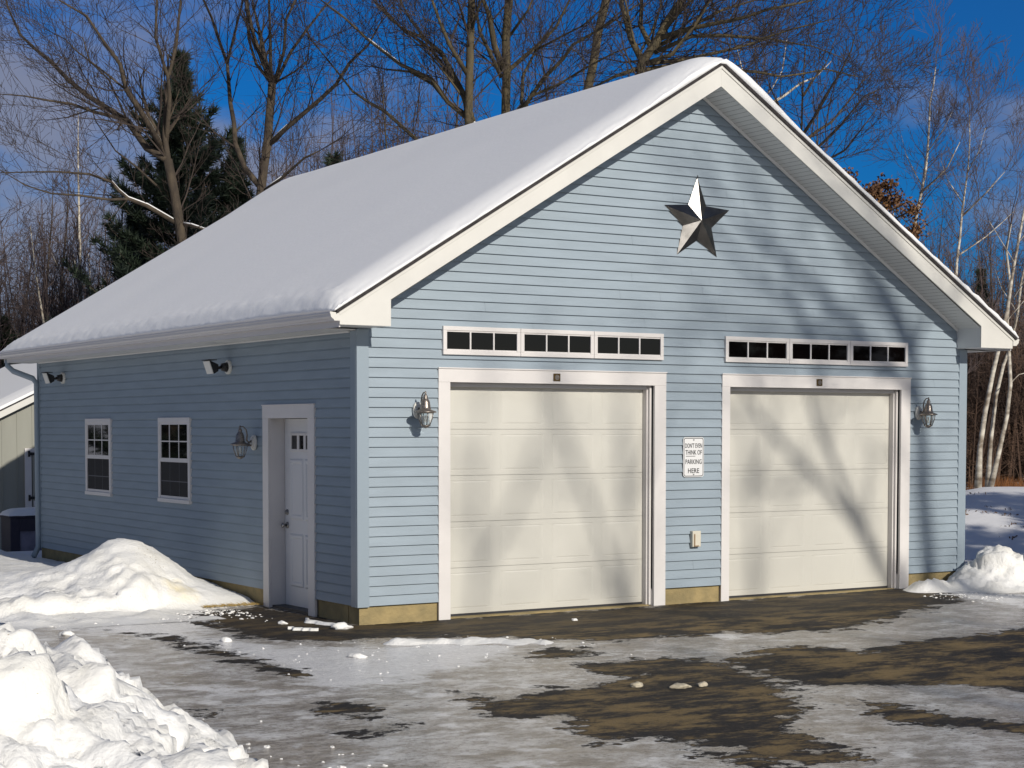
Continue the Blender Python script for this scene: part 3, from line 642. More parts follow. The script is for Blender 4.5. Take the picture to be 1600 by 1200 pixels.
# barn star
g = MB(); cx, cz = 4.458, 4.50; Ro, Ri, dep = 0.505, 0.225, 0.085
rim = []
for k in range(10):
    a = math.pi/2+math.pi*k/5; r = Ro if k % 2 == 0 else Ri; rim.append((cx+r*math.cos(a), -0.024, cz+r*math.sin(a)))
ap = (cx, -0.024-dep, cz)
for k in range(10): g.tri(rim[k], rim[(k+1) % 10], ap)
g.f.append(None) if False else None
i = len(g.v); g.v += [(x, -0.0235, z) for x, y, z in rim]; g.f.append(tuple(range(i, i+10)))
g.tube([(cx, -0.03, cz+Ro-0.01), (cx, -0.03, cz+Ro+0.018), (cx+0.004, -0.02, cz+Ro+0.024)], 0.006, 6)
tag(g.build('barn_star', M['star'], fixn=True), 'grey metal five pointed barn star high on the front gable', 'star')
# parking sign
sx0, sx1, sz0, sz1 = 4.262, 4.571, 1.495, 1.966
sign = empty('parking_sign', ((sx0+sx1)/2, -0.03, (sz0+sz1)/2)); tag(sign, 'white no parking warning sign with black lettering between the garage doors', 'sign')
def rrect(w, h, r, n=5):
    p = []
    for cx_, cz_, a0 in ((w/2-r, h/2-r, 0), (-w/2+r, h/2-r, 90), (-w/2+r, -h/2+r, 180), (w/2-r, -h/2+r, 270)):
        for i in range(n+1): a = R_(a0+90*i/n); p.append((cx_+r*math.cos(a), cz_+r*math.sin(a)))
    return p
sw, sh = sx1-sx0, sz1-sz0
g = MB(); g.prism(rrect(sw, sh, 0.035), -0.002, 0.001); g.build('sign_plate', M['sign'], sign)
g = MB(); A = rrect(sw-0.018, sh-0.018, 0.028); B = rrect(sw-0.034, sh-0.034, 0.021)
for i in range(len(A)):
    j = (i+1) % len(A); g.quad((A[i][0], -0.0030, A[i][1]), (A[j][0], -0.0030, A[j][1]), (B[j][0], -0.0030, B[j][1]), (B[i][0], -0.0030, B[i][1]))
g.build('border', M['ink'], sign)
def text_mesh(s, height, width, x, z, bold=0.0):
    cu = bpy.data.curves.new('t', 'FONT'); cu.body = s; cu.size = 1.0; cu.align_x = 'LEFT'; cu.offset = bold; cu.resolution_u = 3
    o = bpy.data.objects.new('t', cu); sc.collection.objects.link(o); bpy.context.view_layer.update()
    me = bpy.data.meshes.new_from_object(o.evaluated_get(bpy.context.evaluated_depsgraph_get())); bpy.data.objects.remove(o)
    xs_ = [v.co.x for v in me.vertices]; ys_ = [v.co.y for v in me.vertices]; ax, bx, ay, by = min(xs_), max(xs_), min(ys_), max(ys_)
    for v in me.vertices: v.co = (x-width/2+(v.co.x-ax)/(bx-ax)*width, -0.0035, z+(v.co.y-ay)/(by-ay)*height)
    me.materials.append(M['ink']); ob = bpy.data.objects.new('lettering', me); link(ob, sign)
text_mesh("DON'T EVEN", 0.056, 0.252, 0, 0.108, 0.012); text_mesh("THINK OF", 0.056, 0.245, 0, 0.028, 0.012)
text_mesh("PARKING", 0.056, 0.242, 0, -0.082, 0.012); text_mesh("HERE", 0.056, 0.165, 0, -0.188, 0.012)
g = MB(); g.quad((-0.115, -0.0035, 0.008), (0.025, -0.0035, 0.008), (0.025, -0.0035, 0.014), (-0.115, -0.0035, 0.014)); g.build('underline', M['ink'], sign)
for z in (sh/2-0.032, -sh/2+0.032):
    g = MB(); g.tube([(0, -0.0025, z), (0, -0.009, z)], 0.008, 10); g.build('bolt', M['nickel'], sign)
# weatherproof outlet
t = empty('outlet_box', (4.44, -0.02, 0.765)); tag(t, 'small beige outlet box low between the garage doors', 'outlet box')
g = MB(); g.box(-0.062, 0.062, -0.055, 0.0, -0.095, 0.095); g.build('cover', M['outlet'], t, bevel=0.008)
g = MB(); g.box(-0.045, -0.028, -0.064, -0.0555, -0.075, 0.06); g.box(-0.045, 0.025, -0.066, -0.0555, -0.088, -0.075); g.build('latch', M['outlet2'], t, bevel=0.003)
for x, lb in ((2.471, 'small brown square plaque above the left garage door'), (6.375, 'small brown square plaque above the right garage door')):
    t = empty('plaque', (x, -0.034, 2.637)); tag(t, lb, 'plaque', 'plaques above the garage doors')
    g = MB(); g.box(-0.045, 0.045, -0.012, -0.0005, -0.042, 0.042); g.build('plate', M['plaque'], t, bevel=0.004)
    g = MB(); g.lathe([(0.03, 0), (0.03, 0.002)], (0, 0, 0), 14); g.v = [(x_, -0.0125-z_, y_) for x_, y_, z_ in g.v]; g.build('disc', M['brass'], t)

# ---------------------------------------------------------------- shed and bin behind
shed = empty('shed', (2.3, 18.3, -0.4)); tag(shed, 'olive board shed with snowy gable roof behind the garage corner', 'shed')
SS = 0.49; sz = lambda x: 2.43+SS*(x-1.49)          # rake height over x at y=18.3
pk = 3.4
szz = lambda x: sz(x) if x < pk else sz(2*pk-x)
lo = [(-0.6, -0.4), (7.4, -0.4), (7.4, szz(7.4)-0.12), (pk, szz(pk)-0.12), (-0.6, szz(-0.6)-0.12)]
off = Vector(shed.location)
def sh_build(g, name, m, **k):
    g.v = [tuple(Vector(p)-off) for p in g.v]; return g.build(name, m, shed, **k)
g = MB(); g.prism(lo, 18.32, 24); sh_build(g, 'wall', M['shed'])
g = MB(); x = -0.6
while x < 7.4: g.box(x, x+0.02, 18.305, 18.3195, -0.4, szz(x)-0.13); x += 0.305
sh_build(g, 'batten', M['shed'])
g = MB()
for s in (0, 1):
    X = (lambda x: x) if s == 0 else (lambda x: 2*pk-x)
    g.prism([(X(-0.9), sz(-0.9)-0.02), (X(pk), sz(pk)-0.02), (X(pk), sz(pk)-0.16), (X(-0.9), sz(-0.9)-0.16)], 18.15, 18.19)
sh_build(g, 'rake_board', M['cream'])
g = MB()
for s in (0, 1):
    X = (lambda x: x) if s == 0 else (lambda x: 2*pk-x)
    g.prism([(X(-0.95), sz(-0.95)+0.01), (X(pk), sz(pk)+0.01), (X(pk), sz(pk)-0.015), (X(-0.95), sz(-0.95)-0.015)], 18.12, 24.2)
sh_build(g, 'roof', M['shingle'])
g = MB()
for s in (0, 1):
    X = (lambda x: x) if s == 0 else (lambda x: 2*pk-x)
    prev = None
    for i in range(30):
        y = 18.1+i*0.21; hh = 0.14*(0.35+0.65*min(1, (y-18.1)/0.35))
        row = [(X(-1.0), y, sz(-1.0)+0.02), (X(-0.97), y, sz(-0.97)+0.05+hh*0.6), (X(-0.6), y, sz(-0.6)+0.03+hh), (X(pk), y, sz(pk)+0.02+hh)]
        if prev:
            for j in range(3): g.quad(prev[j], prev[j+1], row[j+1], row[j])
        else: g.quad(row[0], row[1], row[2], (X(-0.6), y, sz(-0.6)+0.012)); g.quad((X(-0.6), y, sz(-0.6)+0.012), row[2], row[3], (X(pk), y, sz(pk)+0.012))
        prev = row
tag(g.build('shed_snow', M['roofsnow'], smooth=False), 'thick snow layer on the olive shed roof', 'snow')
dx0, dx1, dz1 = 1.985, 3.1, 1.665
g = MB(); g.box(dx0, dx0+0.13, 18.27, 18.304, -0.35, dz1); g.box(dx1-0.13, dx1, 18.27, 18.304, -0.35, dz1); g.box(dx0+.1305, dx1-.1305, 18.27, 18.304, dz1-0.12, dz1); sh_build(g, 'door_frame', M['white'])
g = MB(); g.box(dx0+0.15, dx1-0.15, 18.272, 18.304, -0.3, dz1-0.13)
dd = sh_build(g, 'door', M['shed'])
g = MB(); g.prism([(dx0+0.16, 0.45), (dx0+0.30, 0.45), (dx1-0.16, 1.2), (dx1-0.30, 1.2)], 18.262, 18.2715); g.prism([(dx0+0.16, 0.62), (dx1-0.16, 0.62), (dx1-0.16, 0.5), (dx0+0.16, 0.5)], 18.258, 18.2615); g.v = [tuple(Vector(p)-off) for p in g.v]; g.build('brace', M['white'], dd)
for z in (1.555, 0.675):
    g = MB(); g.box(dx0+0.06, dx0+0.10, 18.25, 18.2695, z-0.06, z+0.06); g.prism([(dx0+0.10, z-0.03), (dx0+0.36, z-0.012), (dx0+0.36, z+0.012), (dx0+0.10, z+0.03)], 18.25, 18.2695); g.v = [tuple(Vector(p)-off) for p in g.v]; g.build('hinge', M['black'], dd)
bn = empty('garden_bin', (1.35, 15.8, -0.2)); tag(bn, 'dark storage bin beside the shed behind the garage corner', 'bin')
g = MB(); g.box(-0.48, -0.30, -0.3, 0.3, -0.1, 0.62); g.box(-0.2995, 0.5, -0.3, -0.26, 0.38, 0.62); g.box(0.42, 0.5, -0.2595, 0.3, -0.1, 0.62); g.box(-0.2995, 0.4195, 0.25, 0.3, -0.1, 0.62); g.box(-0.50, 0.52, -0.32, 0.32, 0.6205, 0.66); g.build('bin_body', M['crate'], bn, bevel=0.01)
g = MB(); g.box(-0.297, 0.417, -0.255, -0.235, -0.1, 0.375); g.build('bin_panel', M['crate2'], bn)
g = MB(); n_ = 18
for j in range(n_+1):
    for i in range(n_+1):
        u = -1+2*i/n_; v = -1+2*j/n_; h = 0.13*(1-abs(u)**4)**0.5*(1-abs(v)**4)**0.5+0.01*noise.noise(Vector((u*3, v*3, 0)))
        g.v.append((1.36+u*0.53, 15.8+v*0.34, -0.2+0.66+0.003+h))
for j in range(n_):
    for i in range(n_): a = j*(n_+1)+i; g.f.append((a, a+1, a+n_+2, a+n_+1))
tag(g.build('bin_snow', M['roofsnow'], smooth=True), 'rounded cap of snow on the dark bin', 'snow')

# ---------------------------------------------------------------- snow piles
def lumps(p, s, seed):
    d, _ = noise.voronoi(Vector((p[0]/s+seed, p[1]/s, p[2]/s)), distance_metric='DISTANCE', exponent=2.5)
    return max(-0.2, 1-(d[0]*1.25)**2), min(1.0, (d[1]-d[0])*4)
def block(p, s, seed):
    q = Vector((p[0]/s+seed, p[1]/s, p[2]/s)); d, pt = noise.voronoi(q, distance_metric='DISTANCE', exponent=2.5)
    c_ = pt[0]; h = noise.cell(c_*7.31+Vector((0.13, 0.57, 0.91))); t = noise.cell_vector(c_*5.17+Vector((0.31, 0.77, 0.23)))
    o = q-c_
    return h*0.9+o.dot(t-Vector((0.5, 0.5, 0.5)))*1.1-0.45
def pile(name, x0, x1, y0, y1, res, hf, chunk, seed, m=None):
    """hf(x,y)->base height; chunk(x,y)->amount of lumpiness 0..1"""
    g = MB(); nx_ = int((x1-x0)/res)+1; ny_ = int((y1-y0)/res)+1; ok = []
    for j in range(ny_):
        for i in range(nx_):
            x = x0+i*res; y = y0+j*res
            h = hf(x, y)
            if h < -0.045:
                g.v.append((x, y, -0.06)); ok.append(False); continue
            c = chunk(x, y)
            gx = (hf(x+0.06, y)-h)/0.06; gy = (hf(x, y+0.06)-h)/0.06; nv = Vector((-gx, -gy, 1)).normalized()
            q0 = Vector((x*2.5+seed, y*2.5, h*2.5)); wv = Vector((noise.noise(q0), noise.noise(q0+Vector((31.4, 7.7, 2.1))), noise.noise(q0+Vector((3.3, 41.9, 17.2)))))*0.18
            p = (x+wv.x, y+wv.y, h*1.0+wv.z)
            l1, e1 = lumps(p, 0.62, seed); l2, e2 = lumps(p, 0.26, seed+9); l3, e3 = lumps(p, 0.10, seed+5)
            fr = noise.fractal(Vector((x*2.2, y*2.2, seed)), 1.0, 2.1, 4)
            dz = c*(0.13*l1*e1**0.5+0.085*l2*e2**0.5+0.034*l3*e3+block(p, 0.33, seed+2)*0.045+block(p, 0.14, seed+4)*0.020)+0.03*fr*c+(1-c)*(0.02*fr+0.010*noise.noise(Vector((x*14, y*14, seed)))+0.006*noise.noise(Vector((x*33, y*33, seed))))
            k = smooth_step(-0.045, 0.09, h)*min(1, 0.25+abs(h)*2.2)
            q = nv*(dz*k)
            g.v.append((x+q.x, y+q.y, max(h+q.z, -0.05))); ok.append(True)
    for j in range(ny_-1):
        for i in range(nx_-1):
            a = j*nx_+i
            if ok[a] or ok[a+1] or ok[a+nx_] or ok[a+nx_+1]: g.f.append((a, a+1, a+nx_+1, a+nx_))
    used = sorted({i for f in g.f for i in f}); mp = {k: i for i, k in enumerate(used)}
    g.v = [g.v[k] for k in used]; g.f = [tuple(mp[i] for i in f) for f in g.f]
    return g.build(name, m or M['pilesnow'], smooth=True)
def seg_d(x, y, ax, ay, bx, by):
    ex, ey = bx-ax, by-ay; t = max(0, min(1, ((x-ax)*ex+(y-ay)*ey)/(ex*ex+ey*ey))); return math.hypot(ax+t*ex-x, ay+t*ey-y), t
# foreground windrow
def h_fg(x, y):
    d, t = seg_d(x, y, -6.75, -9.6, -6.4, -2.6)
    n1 = 0.22*noise.noise(Vector((x*0.9, y*0.9, 3)))
    w = 2.1+0.35*noise.noise(Vector((x*0.5, y*0.8, 8)))
    return 1.13*(1-(d/(w+0.13))**1.2)-0.02+n1*smooth_step(w, w*0.5, d)-0.12*smooth_step(0.55, 1.0, t)
o = pile('snow_pile', -8.6, -3.2, -12.0, -0.6, 0.026, h_fg, lambda x, y: 1.0, 3.3); tag(o, 'big chunky ploughed snow bank in the left foreground', 'snow pile')
def h_side(x, y):
    d = math.hypot((x+1.08)/1.0, (y-3.75)/1.25)
    a = 0.80*max(0, 1-d/1.35)**0.85 if d < 1.35 else 0
    a = 0.63/(1+(d/0.62)**2.6)-0.07
    s, t = seg_d(x, y, -1.5, 3.0, -3.7, 5.4)
    r = 0.19*math.exp(-(s/0.5)**2)
    toe = smooth_step(-3.4, -3.4, x)
    # front limit line of the ploughed edge
    b, t2 = seg_d(x, y, -0.05, 2.45, -1.9, 2.2); 
    back = 0.07*smooth_step(3.2, 6.0, y)*smooth_step(-0.02, -0.8, x)+0.05*smooth_step(2.8, 4, y)
    edge = (y-2.2)+0.30*(x+1.68)*0.0
    ex = y-(2.42 if x > -1.2 else 2.42-0.25*(-1.2-x))
    if x < -1.2: ex = y-(2.42-0.28*smooth_step(-1.2, -1.9, x)+0.20*max(0, -1.9-x))
    f = smooth_step(-0.38, 0.45, ex)
    if x < -0.9:
        k = smooth_step(-0.9, -1.6, x); fb = smooth_step(-0.05, 0.20, ex)
        f = f*(1-k)+fb*k; base_ = (a+r*0.7+back+0.05+0.13*k*smooth_step(8, 4, y))*f-0.06*(1-f)
        ap = (0.035+0.05*noise.noise(Vector((x*3, y*3, 4))))*smooth_step(-0.75, -0.3, ex)*k
        return max(base_, ap)+0.03*noise.noise(Vector((x*1.3, y*1.3, 0)))*f
    return (a+r+back+0.05)*f-0.06*(1-f)+0.03*noise.noise(Vector((x*1.3, y*1.3, 0)))*f
def c_side(x, y):
    ex = y-(2.42-0.28*smooth_step(-1.2, -1.9, x)+0.20*max(0, -1.9-x))
    return 0.12+0.62*max(smooth_step(-0.9, -0.4, ex)*smooth_step(0.4, 0.0, ex)*smooth_step(-0.9, -1.6, x), smooth_step(1.6, 0.3, ex)*smooth_step(-1.1, -1.8, x), smooth_step(0.7, 0.0, ex)*smooth_step(-0.3, -0.8, x))*smooth_step(9, 5, y)
o = pile('snow_pile', -6.5, -0.02, 1.3, 13.5, 0.04, h_side, c_side, 8.1, M['pilesnow']); tag(o, 'smooth peaked snow pile against the blue side wall', 'snow pile')
def h_right(x, y):
    d = math.hypot((x-9.06)/0.46, (y+0.45)/0.42)
    a = 0.43/(1+d**3.0)-0.06
    s, t = seg_d(x, y, 7.9, -0.35, 11.5, -0.9)
    b = 0.15*math.exp(-(s/0.30)**2)-0.055
    return max(a, b)+0.02*noise.noise(Vector((x*3, y*3, 1)))
o = pile('snow_pile', 7.4, 12.4, -2.2, 0.9, 0.026, lambda x, y: h_right(x, y) if not (x < W-0.0 and y > -0.05) else -0.1, lambda x, y: 0.9, 5.7); tag(o, 'small lumpy snow pile at the right front corner', 'snow pile')
_rp = [(-0.35, -1.58), (0.1, -1.72), (0.45, -1.95), (0.8, -2.3)]
def h_ridge(x, y):
    d = min(seg_d(x, y, *a, *b)[0] for a, b in zip(_rp[:-1], _rp[1:]))+0.08*noise.noise(Vector((x*5, y*5, 9)))
    return (0.075+0.07*noise.noise(Vector((x*3.5, y*3.5, 2))))*math.exp(-(d/0.20)**2)-0.045
o = pile('snow_ridge', -1.5, 1.3, -2.8, -0.9, 0.022, h_ridge, lambda x, y: 0.5, 2.2); tag(o, 'low lumpy ridge of loose snow crossing the driveway in front of the left garage door', 'snow')
# loose clumps on the driveway
rnd = random.Random(11)
M['dirtysnow'] = mat('dirty_snow', (0.45, 0.40, 0.30), 0.8, var=0.2, vscale=20)
def clump(x, y, r, label, flat=0.6, m=None):
    bm = bmesh.new(); bmesh.ops.create_icosphere(bm, subdivisions=3, radius=1.0)
    sd = rnd.uniform(0, 50); st_ = rnd.uniform(1.0, 1.7); an = rnd.uniform(0, 3.14)
    for v in bm.verts:
        p = v.co.copy(); k = 1+0.45*noise.noise(p*1.3+Vector((sd, 0, 0)))+0.22*noise.noise(p*3.3+Vector((0, sd, 0)))
        q = p*k*r; q.x *= st_; q.z *= flat; v.co = Matrix.Rotation(an, 3, 'Z') @ q
    me = bpy.data.meshes.new('snow_clump'); bm.to_mesh(me); bm.free(); me.materials.append(m or M['pilesnow']); me.polygons.foreach_set('use_smooth', [True]*len(me.polygons))
    o = bpy.data.objects.new('snow_clump', me); link(o); o.location = (x, y, drive_z(x, y)+r*flat*0.35); tag(o, label, 'snow clump', 'loose snow clumps on the driveway'); return o
clump(-0.05-.25, 0.05-.25, 0.075, 'double white snow clump near the front left corner of the garage'); clump(-0.62, 0.55, 0.04, 'loose little clump of snow lying on the driveway')
for x, y, r, lb in ((-2.9, 0.7, 0.06, 'leftmost loose snow clump, out from the smooth side pile'), (-1.75, -0.6, 0.05, 'loose snow clump between the side pile and the tyre track'), (-1.2, -2.3, 0.05, 'loose snow clump at the edge of the white patch before the garage corner'),
                 (0.15, -5.3, 0.05, 'left one of the three dirty snow clumps on the bare asphalt'), (0.36, -5.3, 0.04, 'right one of the three dirty snow clumps on the bare asphalt'), (-0.1, -5.05, 0.045, 'middle one of the three dirty snow clumps on the bare asphalt'), (2.2, -0.8, 0.03, 'tiny snow clump on wet asphalt before the left garage door')):
    clump(x, y, r, lb, m=M['dirtysnow'] if 'dirty' in lb else None)
# crumbs too many to count
g = MB(); rc = random.Random(77)
def crumb(x, y, r):
    z = drive_z(x, y)-r*0.1; i = len(g.v); n_ = 6
    for k in range(n_):
        a = 6.283*k/n_; rr = r*rc.uniform(0.7, 1.3); g.v.append((x+rr*math.cos(a), y+rr*math.sin(a), z-r*0.3+rc.uniform(-.1, .1)*r))
    for k in range(n_):
        a = 6.283*(k+0.5)/n_; rr = r*rc.uniform(0.45, 0.8); g.v.append((x+rr*math.cos(a), y+rr*math.sin(a), z+r*rc.uniform(0.1, 0.5)))
    g.v.append((x+rc.uniform(-.5, .5)*r, y, z+r*rc.uniform(0.3, 0.8)))
    for k in range(n_):
        j = (k+1) % n_; g.f += [(i+k, i+j, i+n_+k), (i+j, i+n_+j, i+n_+k), (i+n_+k, i+n_+j, i+2*n_)]
for k in range(900):
    t = rc.random()*0.78; x = -4.2+4.8*t; y = 2.75-0.75*t-abs(rc.gauss(-0.1, 0.42)); crumb(x, y, 0.006+0.030*rc.random()**3)
for k in range(90):
    x = rc.uniform(-2.2, 1.2); y = -1.7-0.25*x*0+rc.gauss(-0.5, 0.7)-0.4*(x+2.2)*0.3; crumb(x, y, 0.008+0.016*rc.random()**3)
for k in range(120):
    a = rc.uniform(0, 1); x = -5.2+1.5*a; y = -1.0-6.5*a+abs(rc.gauss(0, 0.35)); crumb(x+abs(rc.gauss(0, 0.3)), y, 0.010+0.03*rc.random()**3)
for k in range(300):
    x = rc.uniform(7.3, 11); y = -0.75-abs(rc.gauss(0, 0.4)); crumb(x, y, 0.010+0.02*rc.random()**3)
tag(g.build('snow_crumbs', M['pilesnow'], smooth=False), 'crumbs of ploughed snow scattered along the pile edges', 'snow', kind='stuff')
for x0_, y0_, x1_, y1_ in ((-0.30, 0.70, -0.30, 0.0), (-0.82, 0.0, -0.62, -0.30)):
    g = MB(); n_ = 40
    for i in range(n_+1):
        t = i/n_; x = x0_+(x1_-x0_)*t; y = y0_+(y1_-y0_)*t; w_ = (0.045 if x0_ > -0.5 else 0.03)*math.sin(math.pi*t)**0.5*(1+0.6*noise.noise(Vector((t*9, x0_, 0))))+0.002; nn = Vector((-(y1_-y0_), x1_-x0_)).normalized()
        o_ = 0.09*noise.noise(Vector((t*4, 3, x0_)))
        for k, hh in ((-1, 0.0), (-0.5, 0.022), (0.3, 0.03), (1, 0.0)): g.v.append((x+nn.x*(w_*k+o_), y+nn.y*(w_*k+o_), hh+0.004+drive_z(x, y)))
    for i in range(n_):
        for k in range(3): a = i*4+k; g.f.append((a, a+1, a+5, a+4))
    tag(g.build('snow_streak', M['pilesnow'], smooth=True), 'thin streak of leftover snow %s' % ('by the side door threshold' if x0_ > -0.5 else 'on wet asphalt out from the garage corner'), 'snow')
# ---------------------------------------------------------------- trees
TR = {}
TR['A'] = [([[6.01,19.79,0.0],[6.01,19.79,5.53],[5.94,19.87,6.3],[5.84,19.99,7.2],[5.74,20.09,7.9]],0.17,0.12),([[5.74,20.09,7.9],[5.48,20.65,8.2],[5.3,21.34,8.87],[4.78,22.49,9.56],[4.53,23.08,9.99],[4.32,23.65,10.47],[3.91,24.61,11.21],[3.8,25.22,11.95],[3.8,25.59,12.51]],0.1,0.02),([[5.23,21.55,8.96],[4.57,21.47,9.03],[4.05,21.4,9.14],[3.5,21.32,9.15],[2.42,21.16,9.15]],0.05,0.012),([[5.72,20.27,8.12],[5.19,20.04,8.77],[4.73,19.87,9.27],[4.51,19.63,9.75],[4.08,19.47,10.17],[3.69,19.3,10.58],[3.08,19.21,10.81]],0.08,0.02),([[5.74,20.25,8.05],[5.69,19.83,9.23],[5.61,19.72,9.61],[5.29,19.59,10.39],[5.23,19.33,11.11]],0.07,0.03),([[5.63,19.71,9.64],[5.96,20.11,10.4],[6.32,20.74,11.54]],0.05,0.03),([[4.73,19.87,9.27],[4.44,20.51,9.75],[4.1,21.19,10.25],[3.95,21.56,10.57],[3.68,22.05,10.84]],0.03,0.01),([[5.86,19.94,6.53],[5.26,20.08,6.87],[4.86,20.17,7.01],[4.66,20.21,7.18],[4.52,20.22,7.34],[4.07,20.33,7.49],[3.42,20.49,7.51],[2.28,20.75,7.43]],0.06,0.012),([[4.86,20.17,7.0],[4.44,20.2,6.96],[3.21,20.26,7.01],[2.67,20.27,7.14],[2.13,20.25,7.42]],0.04,0.01),([[5.97,19.87,6.5],[6.09,19.61,6.46],[6.32,19.09,6.29]],0.05,0.03),([[5.52,20.2,7.34],[5.25,20.64,7.76],[4.93,21.14,8.17],[4.68,21.67,8.86],[4.63,21.92,9.31]],0.03,0.01),([[5.3,21.34,8.87],[4.84,21.25,9.72],[4.42,21.29,10.09],[4.25,21.2,10.54],[3.85,21.25,10.78]],0.03,0.01)]
TR['B'] = [([[7.85,19.91,0.0],[7.85,19.91,7.34],[7.92,19.9,7.88],[8.0,19.87,8.41],[8.1,19.87,9.48],[8.12,19.87,9.76]],0.17,0.11),([[7.82,19.94,7.48],[7.63,20.3,7.91],[7.55,20.62,8.47],[7.61,21.03,9.47],[7.7,21.39,10.41],[7.62,21.75,11.09],[7.49,22.26,12.0]],0.08,0.03),([[7.7,21.39,10.43],[7.65,20.84,11.02],[7.6,20.25,11.61]],0.04,0.025),([[8.11,19.88,9.76],[7.74,19.88,10.15],[7.51,19.77,10.66],[7.35,19.51,11.43]],0.05,0.025),([[8.11,19.88,9.76],[7.8,19.25,10.6],[7.53,18.72,11.29]],0.06,0.03),([[8.15,19.85,9.76],[8.14,19.3,10.34],[7.98,18.82,10.95],[8.02,18.42,11.29]],0.05,0.03),([[8.18,19.83,9.76],[8.65,20.0,10.55],[9.09,20.07,11.12],[9.43,20.12,11.53],[9.95,20.17,12.11]],0.05,0.02),([[8.2,19.82,9.79],[8.44,19.39,9.97],[8.6,19.06,10.17],[8.56,18.86,10.48],[8.42,18.69,10.85]],0.03,0.01),([[8.0,19.87,8.36],[8.29,19.42,8.75],[8.75,18.74,9.29],[8.97,18.4,9.58],[9.12,18.08,9.99],[9.38,17.66,10.35],[9.5,17.38,10.73]],0.07,0.02),([[7.88,19.89,7.34],[8.08,19.31,7.59],[8.3,18.62,7.96],[8.47,18.17,8.08]],0.05,0.02)]
TR['C'] = [([[10.25,14.89,0.0],[10.25,14.89,8.38],[10.29,14.92,9.31],[10.33,14.94,10.1],[10.37,14.96,10.89],[10.42,14.97,11.68]],0.15,0.09),([[10.32,14.85,8.38],[10.31,15.17,8.96],[10.23,15.55,9.51],[10.16,15.84,9.95],[9.94,16.27,10.32],[9.69,16.66,10.54]],0.09,0.03),([[10.4,14.8,8.28],[10.1,15.47,8.85],[9.96,15.85,9.27],[9.68,16.36,9.59],[9.35,16.89,9.7]],0.06,0.02),([[10.25,14.95,9.37],[9.81,14.91,9.9],[9.59,14.86,10.25],[9.32,14.77,10.71]],0.06,0.03),([[10.32,14.95,10.1],[10.31,15.23,10.61],[10.31,15.43,10.98]],0.04,0.02),([[10.34,14.94,10.23],[10.32,14.6,10.68],[10.33,14.51,10.79]],0.04,0.02),([[10.29,15.06,8.54],[10.06,15.4,8.84],[9.89,15.75,9.34],[9.44,16.35,9.72],[9.02,16.97,10.29],[8.7,17.47,10.82],[8.39,17.92,11.23]],0.07,0.02),([[10.23,15.42,9.25],[10.12,16.18,10.06],[9.87,16.93,10.59],[9.62,17.77,11.3]],0.06,0.02),([[10.17,14.93,8.05],[9.67,15.92,8.05],[9.34,16.87,8.82],[9.0,17.68,9.33],[8.81,18.39,10.05],[8.64,18.99,10.65]],0.06,0.015),([[9.97,16.19,10.29],[9.57,16.15,10.63],[9.3,16.07,10.98]],0.03,0.02)]
TR['C2'] = [([[11.44,15.35,0.0],[11.44,15.35,8.7],[11.48,15.37,9.64],[11.48,15.41,10.32],[11.56,15.41,11.13],[11.6,15.42,11.95]],0.16,0.1),([[11.42,15.41,9.64],[11.17,15.37,10.14],[11.0,15.28,10.7],[10.83,15.26,11.01]],0.09,0.05),([[11.38,15.43,9.51],[10.97,15.22,9.93],[10.62,15.05,10.28],[10.42,14.84,10.61]],0.06,0.03),([[11.54,15.33,9.67],[12.15,15.45,10.14],[12.53,15.52,10.44],[12.92,15.62,10.8],[13.4,15.84,11.46]],0.06,0.03),([[12.23,15.45,10.15],[12.55,14.82,10.4],[12.76,14.4,10.55],[12.99,13.8,10.93]],0.035,0.015),([[11.49,15.3,8.56],[11.84,15.35,8.94],[12.03,15.6,9.61],[12.45,15.72,10.25],[12.91,15.8,10.84]],0.06,0.02),([[11.51,15.29,8.49],[11.64,14.95,8.82],[11.8,14.42,9.36],[11.99,13.98,9.7],[12.06,13.73,9.95],[12.29,13.27,10.15],[12.49,12.87,10.33],[12.74,12.34,10.6]],0.06,0.02),([[11.53,15.23,8.55],[11.67,14.7,9.02],[11.93,14.13,9.18],[12.24,13.41,9.48],[12.48,12.85,9.68],[12.78,12.18,9.81]],0.045,0.015),([[11.56,15.36,10.39],[11.77,14.98,10.87],[11.82,14.81,11.18]],0.04,0.02)]
TR['D'] = [([[15.79,18.6,0.0],[15.79,18.6,10.13],[15.93,18.54,10.82],[16.05,18.51,11.59],[16.23,18.44,12.36],[16.36,18.41,13.28]],0.15,0.1),([[16.06,18.51,11.62],[16.2,17.92,11.92],[16.32,17.45,12.1]],0.03,0.01),([[15.9,18.56,10.75],[15.73,18.99,11.18],[15.49,19.46,11.55]],0.02,0.01)]
